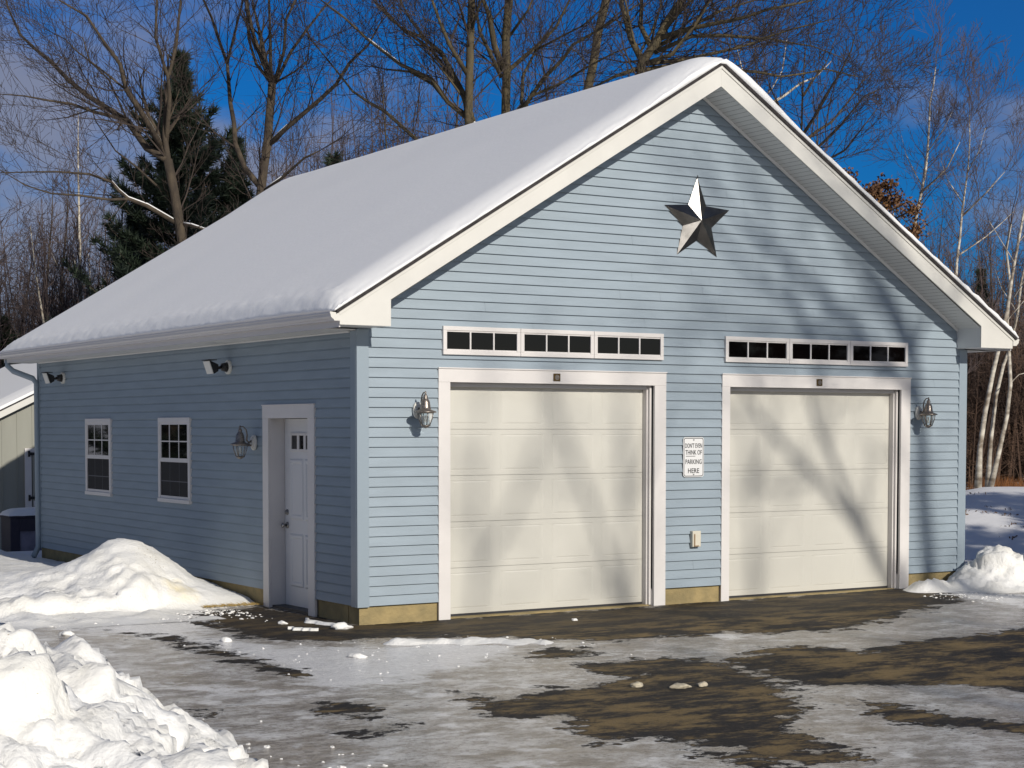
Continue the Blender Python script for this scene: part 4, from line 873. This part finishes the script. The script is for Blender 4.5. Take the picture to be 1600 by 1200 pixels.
TR['E'] = [([[12.06,11.41,0.0],[12.06,11.41,8.84],[12.1,11.4,9.18],[12.37,11.25,9.63],[12.56,11.16,10.03],[12.79,11.03,10.4],[12.95,10.95,10.77]],0.18,0.07),([[12.1,11.4,9.22],[12.13,11.82,9.73],[12.25,12.21,10.32],[12.31,12.4,10.62]],0.07,0.04),([[12.26,11.31,9.47],[12.28,11.71,9.98],[12.52,11.98,10.56]],0.06,0.03),([[12.39,11.24,9.65],[12.66,10.68,9.76],[12.87,10.25,9.79],[13.16,9.65,9.83],[13.37,9.17,9.92],[13.74,8.34,9.97]],0.06,0.02),([[12.31,11.29,9.47],[12.94,11.34,9.8],[13.46,11.39,10.12],[14.14,11.44,10.47],[14.98,11.45,10.77]],0.05,0.02),([[12.45,11.21,9.78],[12.57,10.87,10.09],[12.68,10.61,10.3]],0.05,0.03),([[12.3,11.28,9.38],[12.73,10.66,9.63],[13.09,10.14,9.59],[13.52,9.51,9.46],[13.86,9.0,9.59],[14.27,8.39,9.7]],0.05,0.01),([[12.17,11.36,9.16],[13.31,11.4,9.41],[14.47,11.43,9.74],[15.33,11.45,10.04],[16.54,11.44,10.02],[17.43,11.43,9.86]],0.05,0.01),([[12.06,11.42,9.03],[13.32,11.21,9.32],[14.17,11.05,9.2],[15.17,10.86,9.15],[16.2,10.67,9.38],[16.94,10.52,9.28]],0.05,0.01),([[12.12,11.39,9.16],[12.44,10.89,9.29],[12.62,10.43,9.77],[12.73,10.08,10.2]],0.05,0.02),([[12.1,11.4,9.09],[11.79,11.88,8.96],[11.57,12.23,8.8]],0.05,0.02)]
TR['G'] = [([[16.05,11.22,0.0],[16.05,11.22,8.26],[16.1,11.24,9.18],[16.15,11.24,9.84]],0.07,0.015),([[16.04,11.22,8.06],[16.09,10.54,8.81],[16.11,9.84,9.58],[16.01,9.55,10.02]],0.04,0.008),([[16.04,11.21,7.93],[16.99,11.33,8.49],[18.05,11.6,9.44],[18.71,11.7,9.94]],0.04,0.008),([[16.03,11.19,7.47],[16.22,10.3,8.14],[16.3,9.65,8.69],[16.39,9.36,8.77]],0.04,0.008),([[16.03,11.19,7.33],[16.27,10.16,7.68],[16.26,9.25,8.37]],0.035,0.008),([[15.94,11.1,7.71],[15.84,11.53,8.54],[15.76,11.84,9.11],[15.74,12.02,9.53]],0.03,0.008),([[16.1,11.23,8.92],[16.88,11.42,9.69],[17.45,11.66,10.47]],0.03,0.008)]
TR['G2'] = [([[18.08,14.76,0.0],[18.08,14.76,9.68],[18.2,14.68,9.82],[18.43,14.57,10.26],[18.54,14.54,10.99]],0.06,0.01),([[18.13,14.71,9.46],[19.13,14.74,10.07],[19.6,14.73,10.27],[20.14,14.78,10.71]],0.04,0.01),([[18.07,14.74,9.24],[17.41,14.76,10.18],[17.18,14.71,10.72]],0.03,0.01)]
TR['H1'] = [([[28.14,20.07,0.0],[28.14,20.07,6.64],[28.25,20.08,8.01],[28.42,20.01,8.84],[28.61,19.97,10.12],[28.69,19.99,11.4],[28.85,19.94,12.41]],0.11,0.015),([[28.38,20.04,8.8],[28.53,19.14,9.43],[28.44,18.59,10.06]],0.04,0.01),([[28.43,20.02,9.02],[28.57,20.81,10.04],[28.75,21.18,10.66]],0.02,0.006),([[28.57,19.98,9.93],[28.52,19.27,10.55],[28.42,18.82,11.01]],0.02,0.006)]
TR['H2'] = [([[29.12,19.39,0.0],[29.12,19.39,5.54],[29.23,19.4,6.82],[29.39,19.37,8.29],[29.57,19.33,9.57],[29.64,19.37,11.03]],0.1,0.012),([[29.4,19.36,8.16],[29.56,18.65,8.73],[29.66,18.05,9.27]],0.035,0.01),([[29.25,19.39,7.01],[30.2,19.22,7.59],[31.22,19.08,8.38]],0.03,0.008),([[29.44,19.35,8.47],[29.36,19.93,9.26],[29.42,20.25,9.86]],0.02,0.006),([[29.55,19.33,9.39],[29.47,18.83,9.95],[29.29,18.44,10.5]],0.02,0.006)]
TR['T1'] = [([[17.81,7.93,0.9],[17.86,7.94,1.69],[17.97,7.91,2.44],[18.12,7.86,3.2],[18.22,7.82,3.64],[18.4,7.76,4.47],[18.55,7.71,5.48],[18.71,7.66,6.36],[18.86,7.62,7.24]],0.09,0.03),([[18.22,7.82,3.64],[18.56,7.9,4.23],[18.98,7.87,4.62]],0.02,0.008),([[18.52,7.72,5.35],[17.93,7.6,5.81],[17.57,7.52,6.09]],0.02,0.006),([[18.59,7.7,5.73],[19.15,7.8,6.15],[19.66,7.84,6.44]],0.02,0.006)]
TR['T2'] = [([[18.5,8.32,0.88],[18.58,8.32,1.81],[18.69,8.3,2.71],[18.84,8.25,3.35],[18.95,8.19,3.68],[19.1,8.13,4.39],[19.18,8.12,5.03],[19.35,8.05,5.8]],0.07,0.03),([[19.1,8.13,4.39],[19.08,8.55,4.93],[19.14,8.78,5.33]],0.02,0.006)]
TR['T3'] = [([[18.24,8.01,0.88],[18.4,7.95,1.56],[18.56,7.89,2.32],[18.64,7.88,2.96],[18.62,7.92,3.66],[18.61,7.96,4.23],[18.67,7.96,5.0],[18.63,8.03,5.63],[18.72,8.0,6.14]],0.08,0.03),([[18.62,7.88,2.96],[18.89,7.89,3.15],[19.21,7.85,3.22]],0.02,0.01),([[18.63,7.96,4.49],[18.75,7.67,4.98],[18.87,7.46,5.22]],0.02,0.008)]
class Rnd(random.Random): pass
def rv(r): 
    while True:
        v = Vector((r.uniform(-1, 1), r.uniform(-1, 1), r.uniform(-1, 1)))
        if 0.05 < v.length < 1: return v.normalized()
def grow(tw, big, r, p, d, L, rad, lvl, up, dens, spread=0.75):
    """one branch and its children; tw takes the thin ones, big the thick ones"""
    seg = 4 if lvl > 0 else 3; step = L/seg; pts = [tuple(p)]; dirs = []; d = d.normalized(); q = Vector(p)
    for i in range(seg):
        d = (d+rv(r)*0.20+Vector((0, 0, up))*0.16).normalized(); q = q+d*step; pts.append(tuple(q)); dirs.append(d.copy())
    rr = [max(0.0042, rad*(1-0.8*i/seg)) for i in range(seg+1)]
    (big if rad > 0.025 else tw).tube(pts, rr, 6 if rad > 0.05 else (4 if rad > 0.02 else 3), cap=False)
    if lvl <= 0: return
    n = max(3, int(dens*L/(0.085+0.055*lvl)*r.uniform(0.7, 1.2)))
    n = min(n, 14)
    for k in range(n):
        t = 0.18+0.82*(k+r.random())/n; i = min(seg-1, int(t*seg)); f = t*seg-i
        a = Vector(pts[i]).lerp(Vector(pts[i+1]), min(1, f)); dd = dirs[i]
        ax = dd.cross(rv(r)); 
        if ax.length < 1e-3: continue
        nd = (Matrix.Rotation(r.uniform(0.45, 0.95)*spread/0.75, 3, ax.normalized()) @ dd)
        nd.z += 0.12*up
        grow(tw, big, r, a, nd, L*(1-0.55*t)*r.uniform(0.40, 0.68), max(0.003, rad*(1-0.75*t)*0.55), lvl-1, up, dens, spread)
def subdiv(pts, r, wob):
    out = [Vector(pts[0])]
    for a, b in zip(pts[:-1], pts[1:]):
        a = Vector(a); b = Vector(b); n = max(1, int((b-a).length/0.5))
        for k in range(1, n+1):
            q = a.lerp(b, k/n)
            if k < n: q += rv(r)*wob
            out.append(q)
    return out
def limb_tree(name, limbs, label, seed, mbark='bark', mtwig='twig', dens=1.0, clen=2.3, lvl=3, cat='tree', snow=(), group='bare trees behind the garage', first_bare=0.35, up=0.6, kr=1.0):
    r = random.Random(seed); base = Vector(limbs[0][0][0]); t = empty(name, base); tag(t, label, cat, group)
    big = MB(); tw = MB(); sn = MB()
    for li, (pts, r0, r1) in enumerate(limbs):
        q = subdiv(pts, r, 0.03); n = len(q)
        rad = [(r0+(r1-r0)*(i/(n-1)))*kr for i in range(n)]
        if li == 0: rad[0] *= 1.35
        big.tube([tuple(p) for p in q], rad, 8 if r0 > 0.05 else 5, cap=True)
        # children along the limb, longer towards the tip
        acc = 0
        for i in range(1, n):
            frac = i/(n-1)
            if li == 0 and frac < first_bare: continue
            dd = (q[i]-q[i-1]).normalized(); nch = dens*(q[i]-q[i-1]).length*3.0
            while nch > 0:
                if r.random() < nch:
                    ax = dd.cross(rv(r))
                    if ax.length > 1e-3:
                        nd = Matrix.Rotation(r.uniform(0.45, 1.0), 3, ax.normalized()) @ dd
                        L = clen*r.uniform(0.45, 1.15)*(0.75 if li == 0 else 1)
                        grow(tw, big, r, q[i-1].lerp(q[i], r.random()), nd, L, min(rad[i]*0.45, 0.006+0.011*L)*kr, lvl-1 if r.random() < 0.75 else lvl-2, up, dens)
                nch -= 1
        # the limb's own tip goes on as fine branches
        for _ in range(2): grow(tw, big, r, q[-1], (q[-1]-q[-2])+rv(r)*0.15, clen*1.0, rad[-1]*0.7, lvl-1, up, dens)
        if li in snow:
            m0, m1 = snow[li] if isinstance(snow, dict) else (0.1, 0.6)
            i0, i1 = int(m0*(n-1)), max(int(m0*(n-1))+1, int(m1*(n-1)))
            if sn.v: sn.v = [(x-base.x, y-base.y, z-base.z) for x, y, z in sn.v]; sn.build('branch_snow', M['roofsnow'], t, smooth=True); sn = MB()
            sn.tube([(p.x, p.y, p.z+rad[min(n-1, i0+k)]*0.75) for k, p in enumerate(q[i0:i1+1])], [max(0.012, rad[min(n-1, i0+k)]*0.62) for k in range(len(q[i0:i1+1]))], 6)
    for g_ in (big, tw, sn): g_.v = [(x-base.x, y-base.y, z-base.z) for x, y, z in g_.v]
    big.build('trunk', M[mbark], t, smooth=True); tw.build('crown', M[mtwig], t)
    if sn.v: sn.build('branch_snow', M['roofsnow'], t, smooth=True)
    return t
limb_tree('bare_tree', TR['A'], 'bare tree with a snow lined low limb in front of the tall pine', 1, snow={7: (0.0, 0.62), 3: (0.02, 0.1), 9: (0, 1)}, dens=0.9, kr=0.86)
limb_tree('bare_tree', TR['B'], 'bare tree forking into upright stems just right of the pine', 2, snow={8: (0.02, 0.12), 9: (0.05, 0.6)}, dens=0.85, kr=0.86)
limb_tree('bare_tree', TR['C'], 'bare tree over the roof middle with long limbs sweeping left', 3, 'bark2', snow={2: (0.02, 0.25), 6: (0.5, 0.56)}, dens=0.95, kr=0.86)
limb_tree('bare_tree', TR['C2'], 'thick bare tree forking right above the roof middle', 4, 'bark2', snow={5: (0.03, 0.12)}, dens=0.95, kr=0.86)
limb_tree('bare_tree', TR['D'], 'single leaning bare trunk just left of the roof peak', 5, 'bark2', dens=0.5)
limb_tree('bare_tree', TR['E'], 'broad bare tree spreading right from behind the roof peak', 6, 'bark2', dens=1.15, clen=1.9)
limb_tree('bare_tree', TR['G'], 'fine twiggy bare tree rising behind the right roof slope', 7, dens=1.1, clen=1.5)
limb_tree('bare_tree', TR['G2'], 'pale stemmed bare tree right behind the roof peak', 8, 'birch', dens=0.8, clen=1.3)
limb_tree('birch_tree', TR['H1'], 'tall white birch right of the orange leaved oak', 9, 'birch', 'twig2', dens=1.2, clen=2.0, group='birches right of the garage')
limb_tree('birch_tree', TR['H2'], 'white birch above the small spruce at the right', 10, 'birch', 'twig2', dens=1.2, clen=2.0, group='birches right of the garage')
for nm, lb, sd in (('T1', 'leaning white birch nearest the garage corner', 11), ('T2', 'thin middle birch of the leaning clump by the snow bank', 12), ('T3', 'curved white birch rightmost in the leaning clump', 13)):
    limb_tree('birch_tree', TR[nm], lb, sd, 'birch', 'twig2', dens=0.35, clen=1.1, kr=0.62, group='birches right of the garage', first_bare=0.45)
# procedural slender trees of the wood behind
def slender(name, x, y, h, label, seed, mb='bark', mt='twig2', lean=0.05, dens=1.0, group='slender trees in the wood behind', spread=0.6, clen=None, rb=None, first=0.25):
    r = random.Random(seed); z = terrain(x, y); p = Vector((0, 0, 0)); pts = [p.copy()]; d = Vector((r.uniform(-lean, lean), r.uniform(-lean, lean), 1)).normalized(); n = 9
    for i in range(n):
        d = (d+rv(r)*0.07+Vector((0, 0, 0.06))).normalized(); p = p+d*h/n; pts.append(p.copy())
    t = empty(name, (x, y, z)); tag(t, label, 'tree', group)
    big = MB(); tw = MB(); rb = rb or 0.008*h+0.02
    rad = [rb*(1-0.92*i/n) for i in range(n+1)]; big.tube([tuple(q) for q in pts], rad, 7)
    N = int(h*4.5*dens)
    for k in range(N):
        f = first+(1-first)*(k+r.random())/N; i = min(n-1, int(f*n)); q = pts[i].lerp(pts[i+1], f*n-i); dd = (pts[i+1]-pts[i]).normalized()
        ax = dd.cross(rv(r)); 
        if ax.length < 1e-3: continue
        nd = Matrix.Rotation(r.uniform(0.4, 0.95), 3, ax.normalized()) @ dd
        L = (clen or h*0.22)*(1.15-0.8*f)*r.uniform(0.6, 1.2)
        grow(tw, big, r, q, nd, L, rad[i]*0.42, 2, 0.9, 1.0, spread)
    big.build('trunk', M[mb], t, smooth=True); tw.build('crown', M[mt], t); return t
C0 = Vector((-8.39788575, -16.2974202, 2.0677))
def at(u, dist):     # ground position under image column u at a distance
    d = _F+_X*((u-800)/2728.6); return C0.x+d.x*dist, C0.y+d.y*dist
SL_ = [(146, 52, 11.5, 'birch', 'slender white birch between the left woods and the pine'), (186, 50, 9.3, 'bark', 'slender grey tree just left of the tall pine'), (118, 47, 7.6, 'birch', 'short crooked birch low above the left roof slope'), (85, 55, 10.5, 'bark', 'straight slender tree in the left woods'),
       (45, 52, 9.5, 'bark', 'second slender tree from the left edge of the wood'), (14, 56, 9.0, 'bark', 'leftmost slender tree of the wood'), (-30, 50, 10, 'bark', 'slender tree partly cut by the left picture edge'), (215, 58, 9.6, 'bark', 'slender tree half hidden behind the tall pine'),
       (385, 48, 10.4, 'bark', 'small grey tree between the two forked trees'), (455, 52, 10.0, 'bark', 'twiggy tree left of the small roof pine'), (500, 50, 10.5, 'bark', 'twiggy tree behind the small roof pine'), (570, 50, 11.2, 'bark', 'twiggy tree right of the small roof pine'), (610, 54, 11.2, 'bark', 'twiggy tree left of the roof middle trunks'),
       (655, 48, 11.5, 'bark2', 'yellowish stemmed slender tree left of the thick trunks'), (683, 47, 12, 'bark2', 'pale stemmed slender tree beside the thick trunks'), (775, 52, 13, 'bark2', 'slender stem between the two thick trunks'), (850, 50, 12, 'bark', 'slender tree right of the thick trunks'), (885, 46, 12.5, 'bark', 'thin upright tree left of the leaning trunk'), (960, 48, 12.5, 'bark', 'thin tree right of the leaning trunk'),
       (1090, 46, 13, 'bark', 'slender tree behind the roof peak'), (1160, 50, 13, 'bark', 'slender tree just right of the roof peak'), (1300, 48, 11.2, 'bark', 'slender tree left of the orange oak'),
       (1415, 54, 9.2, 'birch', 'small birch leaning beside the tall white birch'), (1460, 56, 9.0, 'bark', 'purplish twiggy tree between the two tall birches'), (1550, 58, 8.5, 'bark', 'twiggy tree right of the small spruce'), (1590, 54, 7.6, 'bark', 'twiggy tree at the right picture edge')]
for k, (u, dd, h, mb, lb) in enumerate(SL_):
    x, y = at(u, dd); slender('birch_tree' if mb == 'birch' else 'slender_tree', x, y, h-terrain(x, y), lb, 100+k, mb)

def conifer(name, x, y, h, wid, label, seed, gap=0.35, group=None, z0=0.08, tufts=1.0, size=1.0, pw=0.75):
    r = random.Random(seed); z = terrain(x, y); t = empty(name, (x, y, z)); tag(t, label, 'tree', group)
    tr = MB(); tr.tube([(0, 0, 0), (0.05, 0, h*0.5), (0, 0.03, h*0.98)], [0.02*h+0.05, 0.012*h+0.02, 0.015], 8)
    fo = MB(); zc = h*z0
    while zc < h*0.985:
        f = (zc/h-z0)/(1-z0); wl_ = wid*(min(1, (1-f)*(1.7 if pw < 0.5 else 1))**pw)*(0.55+0.45*min(1, f*5))*min(1, (1-f)*4.2+0.04) if f < 1 else 0
        nb = 5 if f < 0.85 else 4; a0 = r.uniform(0, 6.28)
        for b in range(nb):
            if r.random() < 0.12: continue
            a = a0+6.283*b/nb+r.uniform(-0.3, 0.3); L = max(0.10, wl_*r.choice((r.uniform(0.35, 0.8), r.uniform(0.8, 1.15)))); pts = []; n = 4
            lift = r.uniform(0.15, 0.5)
            for i in range(n+1):
                s = i/n; pts.append(Vector((math.cos(a)*L*s, math.sin(a)*L*s, zc+L*(lift*s-0.12*math.sin(s*3)+0.10*s*s))))
            tr.tube([tuple(p) for p in pts], [0.028*(1-0.8*i/n)*min(1, L) for i in range(n+1)], 4, cap=False)
            nt = int((7+L*13)*tufts)
            for k in range(nt):
                s = 0.22+0.78*(k+r.random())/nt; i = min(n-1, int(s*n)); q = pts[i].lerp(pts[i+1], s*n-i)
                dd = (pts[i+1]-pts[i]).normalized(); sidev = Vector((-dd.y, dd.x, 0))*r.uniform(-1, 1)*0.42*L*(1.1-s)*0.9
                q = q+sidev+Vector((0, 0, r.uniform(-0.05, 0.10)))
                td = (dd*0.6+sidev.normalized()*0.7+Vector((0, 0, 0.45))) if sidev.length > 0.01 else dd
                for m_ in range(11):
                    nd = (td.normalized()+rv(r)*0.85).normalized(); ll = r.uniform(0.13, 0.25)*size; w_ = nd.cross(rv(r)).normalized()*0.014*size
                    q0 = q+rv(r)*0.03
                    fo.tri(tuple(q0-w_), tuple(q0+w_), tuple(q0+nd*ll))
        zc += gap*(1-0.45*f)*r.uniform(0.75, 1.2)
    tr.build('trunk', M['bark'], t, smooth=True); fo.build('crown', M['needle'], t); return t
x, y = at(287, 45); conifer('pine_tree', x, y, 11.6, 3.3, 'tall dark pine rising above the left roof slope', 31, gap=0.30, tufts=1.35, size=1.35, pw=0.6)
x, y = at(372, 46); conifer('pine_tree', x, y, 9.6, 1.9, 'shorter dark pine leaning into the right side of the tall pine', 32, gap=0.33, tufts=1.2, size=1.2)
x, y = at(215, 47); conifer('pine_tree', x, y, 8.2, 2.3, 'low dark pine at the left foot of the tall pine', 37, gap=0.33, tufts=1.2, size=1.2)
x, y = at(522, 46); conifer('pine_tree', x, y, 9.35, 2.4, 'small thin pine showing just over the roof ridge', 33, gap=0.36, tufts=0.9, size=1.2)
x, y = at(1528, 60); conifer('spruce_tree', x, y, 7.1, 2.3, 'small spruce showing over the right eave', 34, gap=0.26, tufts=0.8, pw=1.0)
x, y = at(8, 50); conifer('pine_tree', x, y, 5.2, 2.4, 'low dark evergreen behind the shed roof', 35, gap=0.3, tufts=1.5, size=1.3)
x, y = at(985, 42); conifer('pine_tree', x, y, 9.4, 1.0, 'scrap of pine behind the broad bare tree', 36, gap=0.4, tufts=0.8)
# evergreens out to the left and right of the view: they fill the window reflections and shade the yard
src = conifer('pine_tree', -6.5, 22, 10, 2.4, 'dark evergreen out beyond the side wall', 41, gap=0.4, tufts=0.8, size=1.7, group='evergreens around the yard')
for i, (x, y, s, rz) in enumerate(((-10.5, 19, 1.1, 1), (-3.5, 29, 1.25, 2), (-9, 30, 1.3, 3), (-15, 24, 1.2, 4), (-20, 17, 1.1, 5), (-2.6, 24, 0.9, 0.5),
                          (12.9, -4.5, 0.58, 1), (16.2, -6.0, 0.8, 3), (19.6, -5.0, 0.78, 4), (23.0, -6.5, 0.95, 2.2), (14.0, -9.5, 0.85, 2.9))):
    c_ = copy_tree(src); c_.location = (x, y, 0); c_.rotation_euler = (0, 0, rz); c_.scale = (s*1.15, s*1.15, s)
    c_['label'] = 'dark evergreen out beyond the side wall' if i < 6 else 'dark evergreen standing to the right of the driveway'
# orange leaved oak behind the right slope
def oak():
    x, y = at(1335, 40); r = random.Random(51); t = empty('oak_tree', (x, y, 0)); tag(t, 'small oak keeping orange brown leaves behind the right roof slope', 'tree')
    big = MB(); tw = MB(); lf = MB(); h = 7.4; big.tube([(0, 0, 0), (0.1, 0, h*0.5), (0, 0, h)], [0.13, 0.1, 0.05], 7)
    cl = []
    for k in range(34):
        a = r.uniform(0, 6.28); e = r.uniform(-0.2, 1.3); L = r.uniform(0.4, 1.0)
        d = Vector((math.cos(a)*math.cos(e), math.sin(a)*math.cos(e), math.sin(e))); o_ = Vector((0, 0, r.uniform(h*0.75, h)))+_X*r.uniform(-0.4, 1.2)*1.0
        tip = o_+d*L; tip.z -= 0.55*max(0, (tip.dot(_X))-0.2)*1.6; big.tube([(0, 0, o_.z-0.6), tuple(o_), tuple(tip)], [0.03, 0.02, 0.006], 4); cl.append(tip)
    for c_ in cl:
        for m_ in range(210):
            q = c_+rv(r)*r.uniform(0, 0.30); n_ = rv(r); u = n_.orthogonal().normalized()*r.uniform(0.03, 0.06); v = n_.cross(u).normalized()*0.03
            lf.quad(tuple(q-u), tuple(q-v), tuple(q+u), tuple(q+v))
    big.build('trunk', M['bark'], t, smooth=True); lf.build('crown', M['oakleaf'], t)
oak()
# far brush: nobody could count these stems
def thicket(name, u0, u1, d0, d1, hmin, hmax, n, m, seed, twn=26):
    r = random.Random(seed); g = MB()
    for k in range(n):
        dd = r.uniform(d0, d1); x, y = at(r.uniform(u0, u1), dd); z = terrain(x, y)-0.1; h = r.uniform(hmin, hmax)*(0.6+0.4*r.random()); p = Vector((x, y, z)); d = Vector((r.uniform(-0.12, 0.12), r.uniform(-0.12, 0.12), 1))
        pts = [p, p+d*h*0.5, p+d*h+rv(r)*0.2]; rr = r.uniform(0.012, 0.05); g.tube([tuple(q) for q in pts], [rr, rr*0.7, rr*0.2], 3, cap=False)
        for j in range(twn):
            f = r.uniform(0.05, 1); q = p+d*h*f; nd = (rv(r)+Vector((0, 0, 0.6))).normalized(); L = h*0.28*(1.15-0.7*f)*r.uniform(0.5, 1.2); w_ = nd.cross(rv(r)).normalized()*r.uniform(0.006, 0.014)
            e = q+nd*L; g.tri(tuple(q-w_), tuple(q+w_), tuple(e))
            for _ in range(2):
                s_ = q.lerp(e, r.uniform(0.3, 0.9)); e2 = s_+(nd+rv(r)*0.7).normalized()*L*0.5; g.tri(tuple(s_-w_*0.7), tuple(s_+w_*0.7), tuple(e2))
    o = g.build(name, m); tag(o, kind='stuff'); return o
tag(thicket('far_woods', 1450, 1700, 52, 92, 3.5, 6.4, 1500, M['brush'], 61, 40), 'dense brown leafless wood beyond the snow bank', 'woods')
tag(thicket('left_brush', -80, 330, 48, 70, 6.0, 10.6, 460, M['twig2'], 62, 40), 'brown leafless brush beyond the left roof slope', 'brush')
tag(thicket('far_brush', 430, 720, 50, 66, 10.0, 14.3, 330, M['twig2'], 63, 34), 'bare twiggy brush just above the roof ridge', 'brush')
tag(thicket('right_brush', 1380, 1640, 58, 74, 7, 10.6, 260, M['twig2'], 64, 34), 'purplish bare brush above the right eave', 'brush')
# rusty grass band behind the bank
g = MB(); r = random.Random(71)
for k in range(9000):
    dd = r.uniform(36.5, 41.5); x, y = at(r.uniform(1490, 1640), dd); z = terrain(x, y)-0.03; h = r.uniform(0.3, 0.85)*(0.5+noise.noise(Vector((x*0.6, y*0.6, 0)))*0.5+0.3); d = Vector((r.uniform(-0.35, 0.35), r.uniform(-0.35, 0.35), 1)); w_ = rv(r)*0.012
    g.tri((x-w_.x, y-w_.y, z), (x+w_.x, y+w_.y, z), (x+d.x*h, y+d.y*h, z+h))
tag(g.build('dry_grass', M['rust']), 'rust coloured dry grass along the top of the snow bank', 'grass', kind='stuff')
# dead leaves and dirt on the shaded snow bank
g = MB()
for k in range(150):
    dd = r.uniform(26, 34); u = r.uniform(1500, 1640); x, y = at(u, dd)
    if noise.noise(Vector((x*0.9, y*0.9, 5))) < 0.12: continue
    z = terrain(x, y)-0.03
    for m_ in range(3):
        q = Vector((x+r.uniform(-.12, .12), y+r.uniform(-.12, .12), z+r.uniform(0.01, 0.05))); u_ = rv(r)*0.03; v_ = rv(r)*0.02; g.quad(tuple(q-u_), tuple(q-v_), tuple(q+u_), tuple(q+v_))
tag(g.build('dead_leaves', M['dirt']), 'scattered dead leaves on the shaded snow bank', 'leaves', kind='stuff')
# straw at the foot of the side wall
g = MB()
for k in range(500):
    x = r.uniform(-0.75, -0.02); y = 2.42+r.gauss(0, 0.05)-0.0*x; z = 0.02; a = r.uniform(0, 6.28); L = r.uniform(0.03, 0.09); dx_, dy_ = math.cos(a)*L, math.sin(a)*L
    g.tri((x, y, z), (x+0.004, y+0.004, z+0.004), (x+dx_, y+dy_, z+r.uniform(0.0, 0.04)))
tag(g.build('straw', M['straw']), 'wisps of straw at the snow edge left of the side door', 'straw', kind='stuff')

# ---------------------------------------------------------------- trees behind the camera: their shadows fall across the front
def fac(x, z, dist): return (x+0.023*dist, -dist, z+0.47*dist)
def shade_tree(label, seed, dist, limbs, **k):
    out = []
    for li, (pts, r0, r1) in enumerate(limbs):
        w = [fac(px, pz, dist) for px, pz in pts]
        if li == 0:
            b = w[0]; w = [(b[0]+0.5, b[1]+0.2, 0.0), (b[0]+0.35, b[1], b[2]*0.5)]+w
        out.append((w, r0, r1))
    return limb_tree('bare_tree', out, label, seed, group='bare trees behind the camera', **k)
shade_tree('bare tree behind the viewpoint shading the right bay', 81, 29,
    [([(8.42, -1.5), (8.30, 0.2), (8.18, 1.8), (8.0, 3.1), (7.6, 3.7), (7.1, 4.3)], 0.22, 0.07),
     ([(8.38, -0.9), (7.78, 0.2), (7.1, 1.0), (6.55, 1.5), (6.13, 1.78), (5.6, 2.25), (5.1, 2.9)], 0.085, 0.03),
     ([(7.6, 0.4), (7.25, 0.95), (6.99, 1.35), (6.66, 1.95), (6.44, 2.35), (6.2, 3.1), (5.8, 4.0)], 0.07, 0.025),
     ([(8.1, 2.4), (7.5, 2.9), (6.9, 3.4), (6.0, 4.0), (5.2, 4.5)], 0.10, 0.04), ([(8.0, 2.9), (7.5, 3.6), (6.8, 4.3), (6.2, 4.9)], 0.09, 0.03), ([(7.7, 2.75), (6.9, 3.0), (6.2, 3.35), (5.4, 3.9)], 0.08, 0.03), ([(7.2, 3.1), (6.6, 3.2), (5.9, 3.2)], 0.06, 0.03),
     ([(8.0, 3.1), (8.3, 3.6), (8.6, 4.4)], 0.05, 0.02)], dens=0.8, lvl=3, clen=1.7, kr=1.1, up=0.0)
shade_tree('bare tree behind the viewpoint shading the left bay', 82, 39,
    [([(3.75, -1.5), (3.6, 0.3), (3.54, 1.4), (3.5, 2.2)], 0.10, 0.03), ([(3.7, -0.6), (3.35, 0.6), (2.95, 1.5), (2.7, 2.1)], 0.06, 0.03), ([(3.5, 1.2), (3.8, 1.7), (4.0, 2.2)], 0.05, 0.02)], dens=0.8, lvl=3, clen=1.5, kr=1.1, up=-0.1)
shade_tree('thin bare tree behind the viewpoint at its left', 83, 43,
    [([(1.5, -1.5), (1.55, 0.5), (1.58, 1.9)], 0.09, 0.03), ([(1.55, 0.5), (2.0, 1.2), (2.3, 1.8)], 0.05, 0.02)], dens=0.8, lvl=3, clen=1.5, kr=1.1, up=-0.1)
shade_tree('bare tree behind the viewpoint between the other two', 84, 42,
    [([(5.6, -1.5), (5.5, 0.3), (5.45, 1.4), (5.3, 2.4)], 0.08, 0.03), ([(5.45, 1.4), (5.7, 2.0), (5.8, 2.5)], 0.05, 0.02)], dens=0.9, lvl=3, clen=1.5, kr=1.1, up=-0.1)
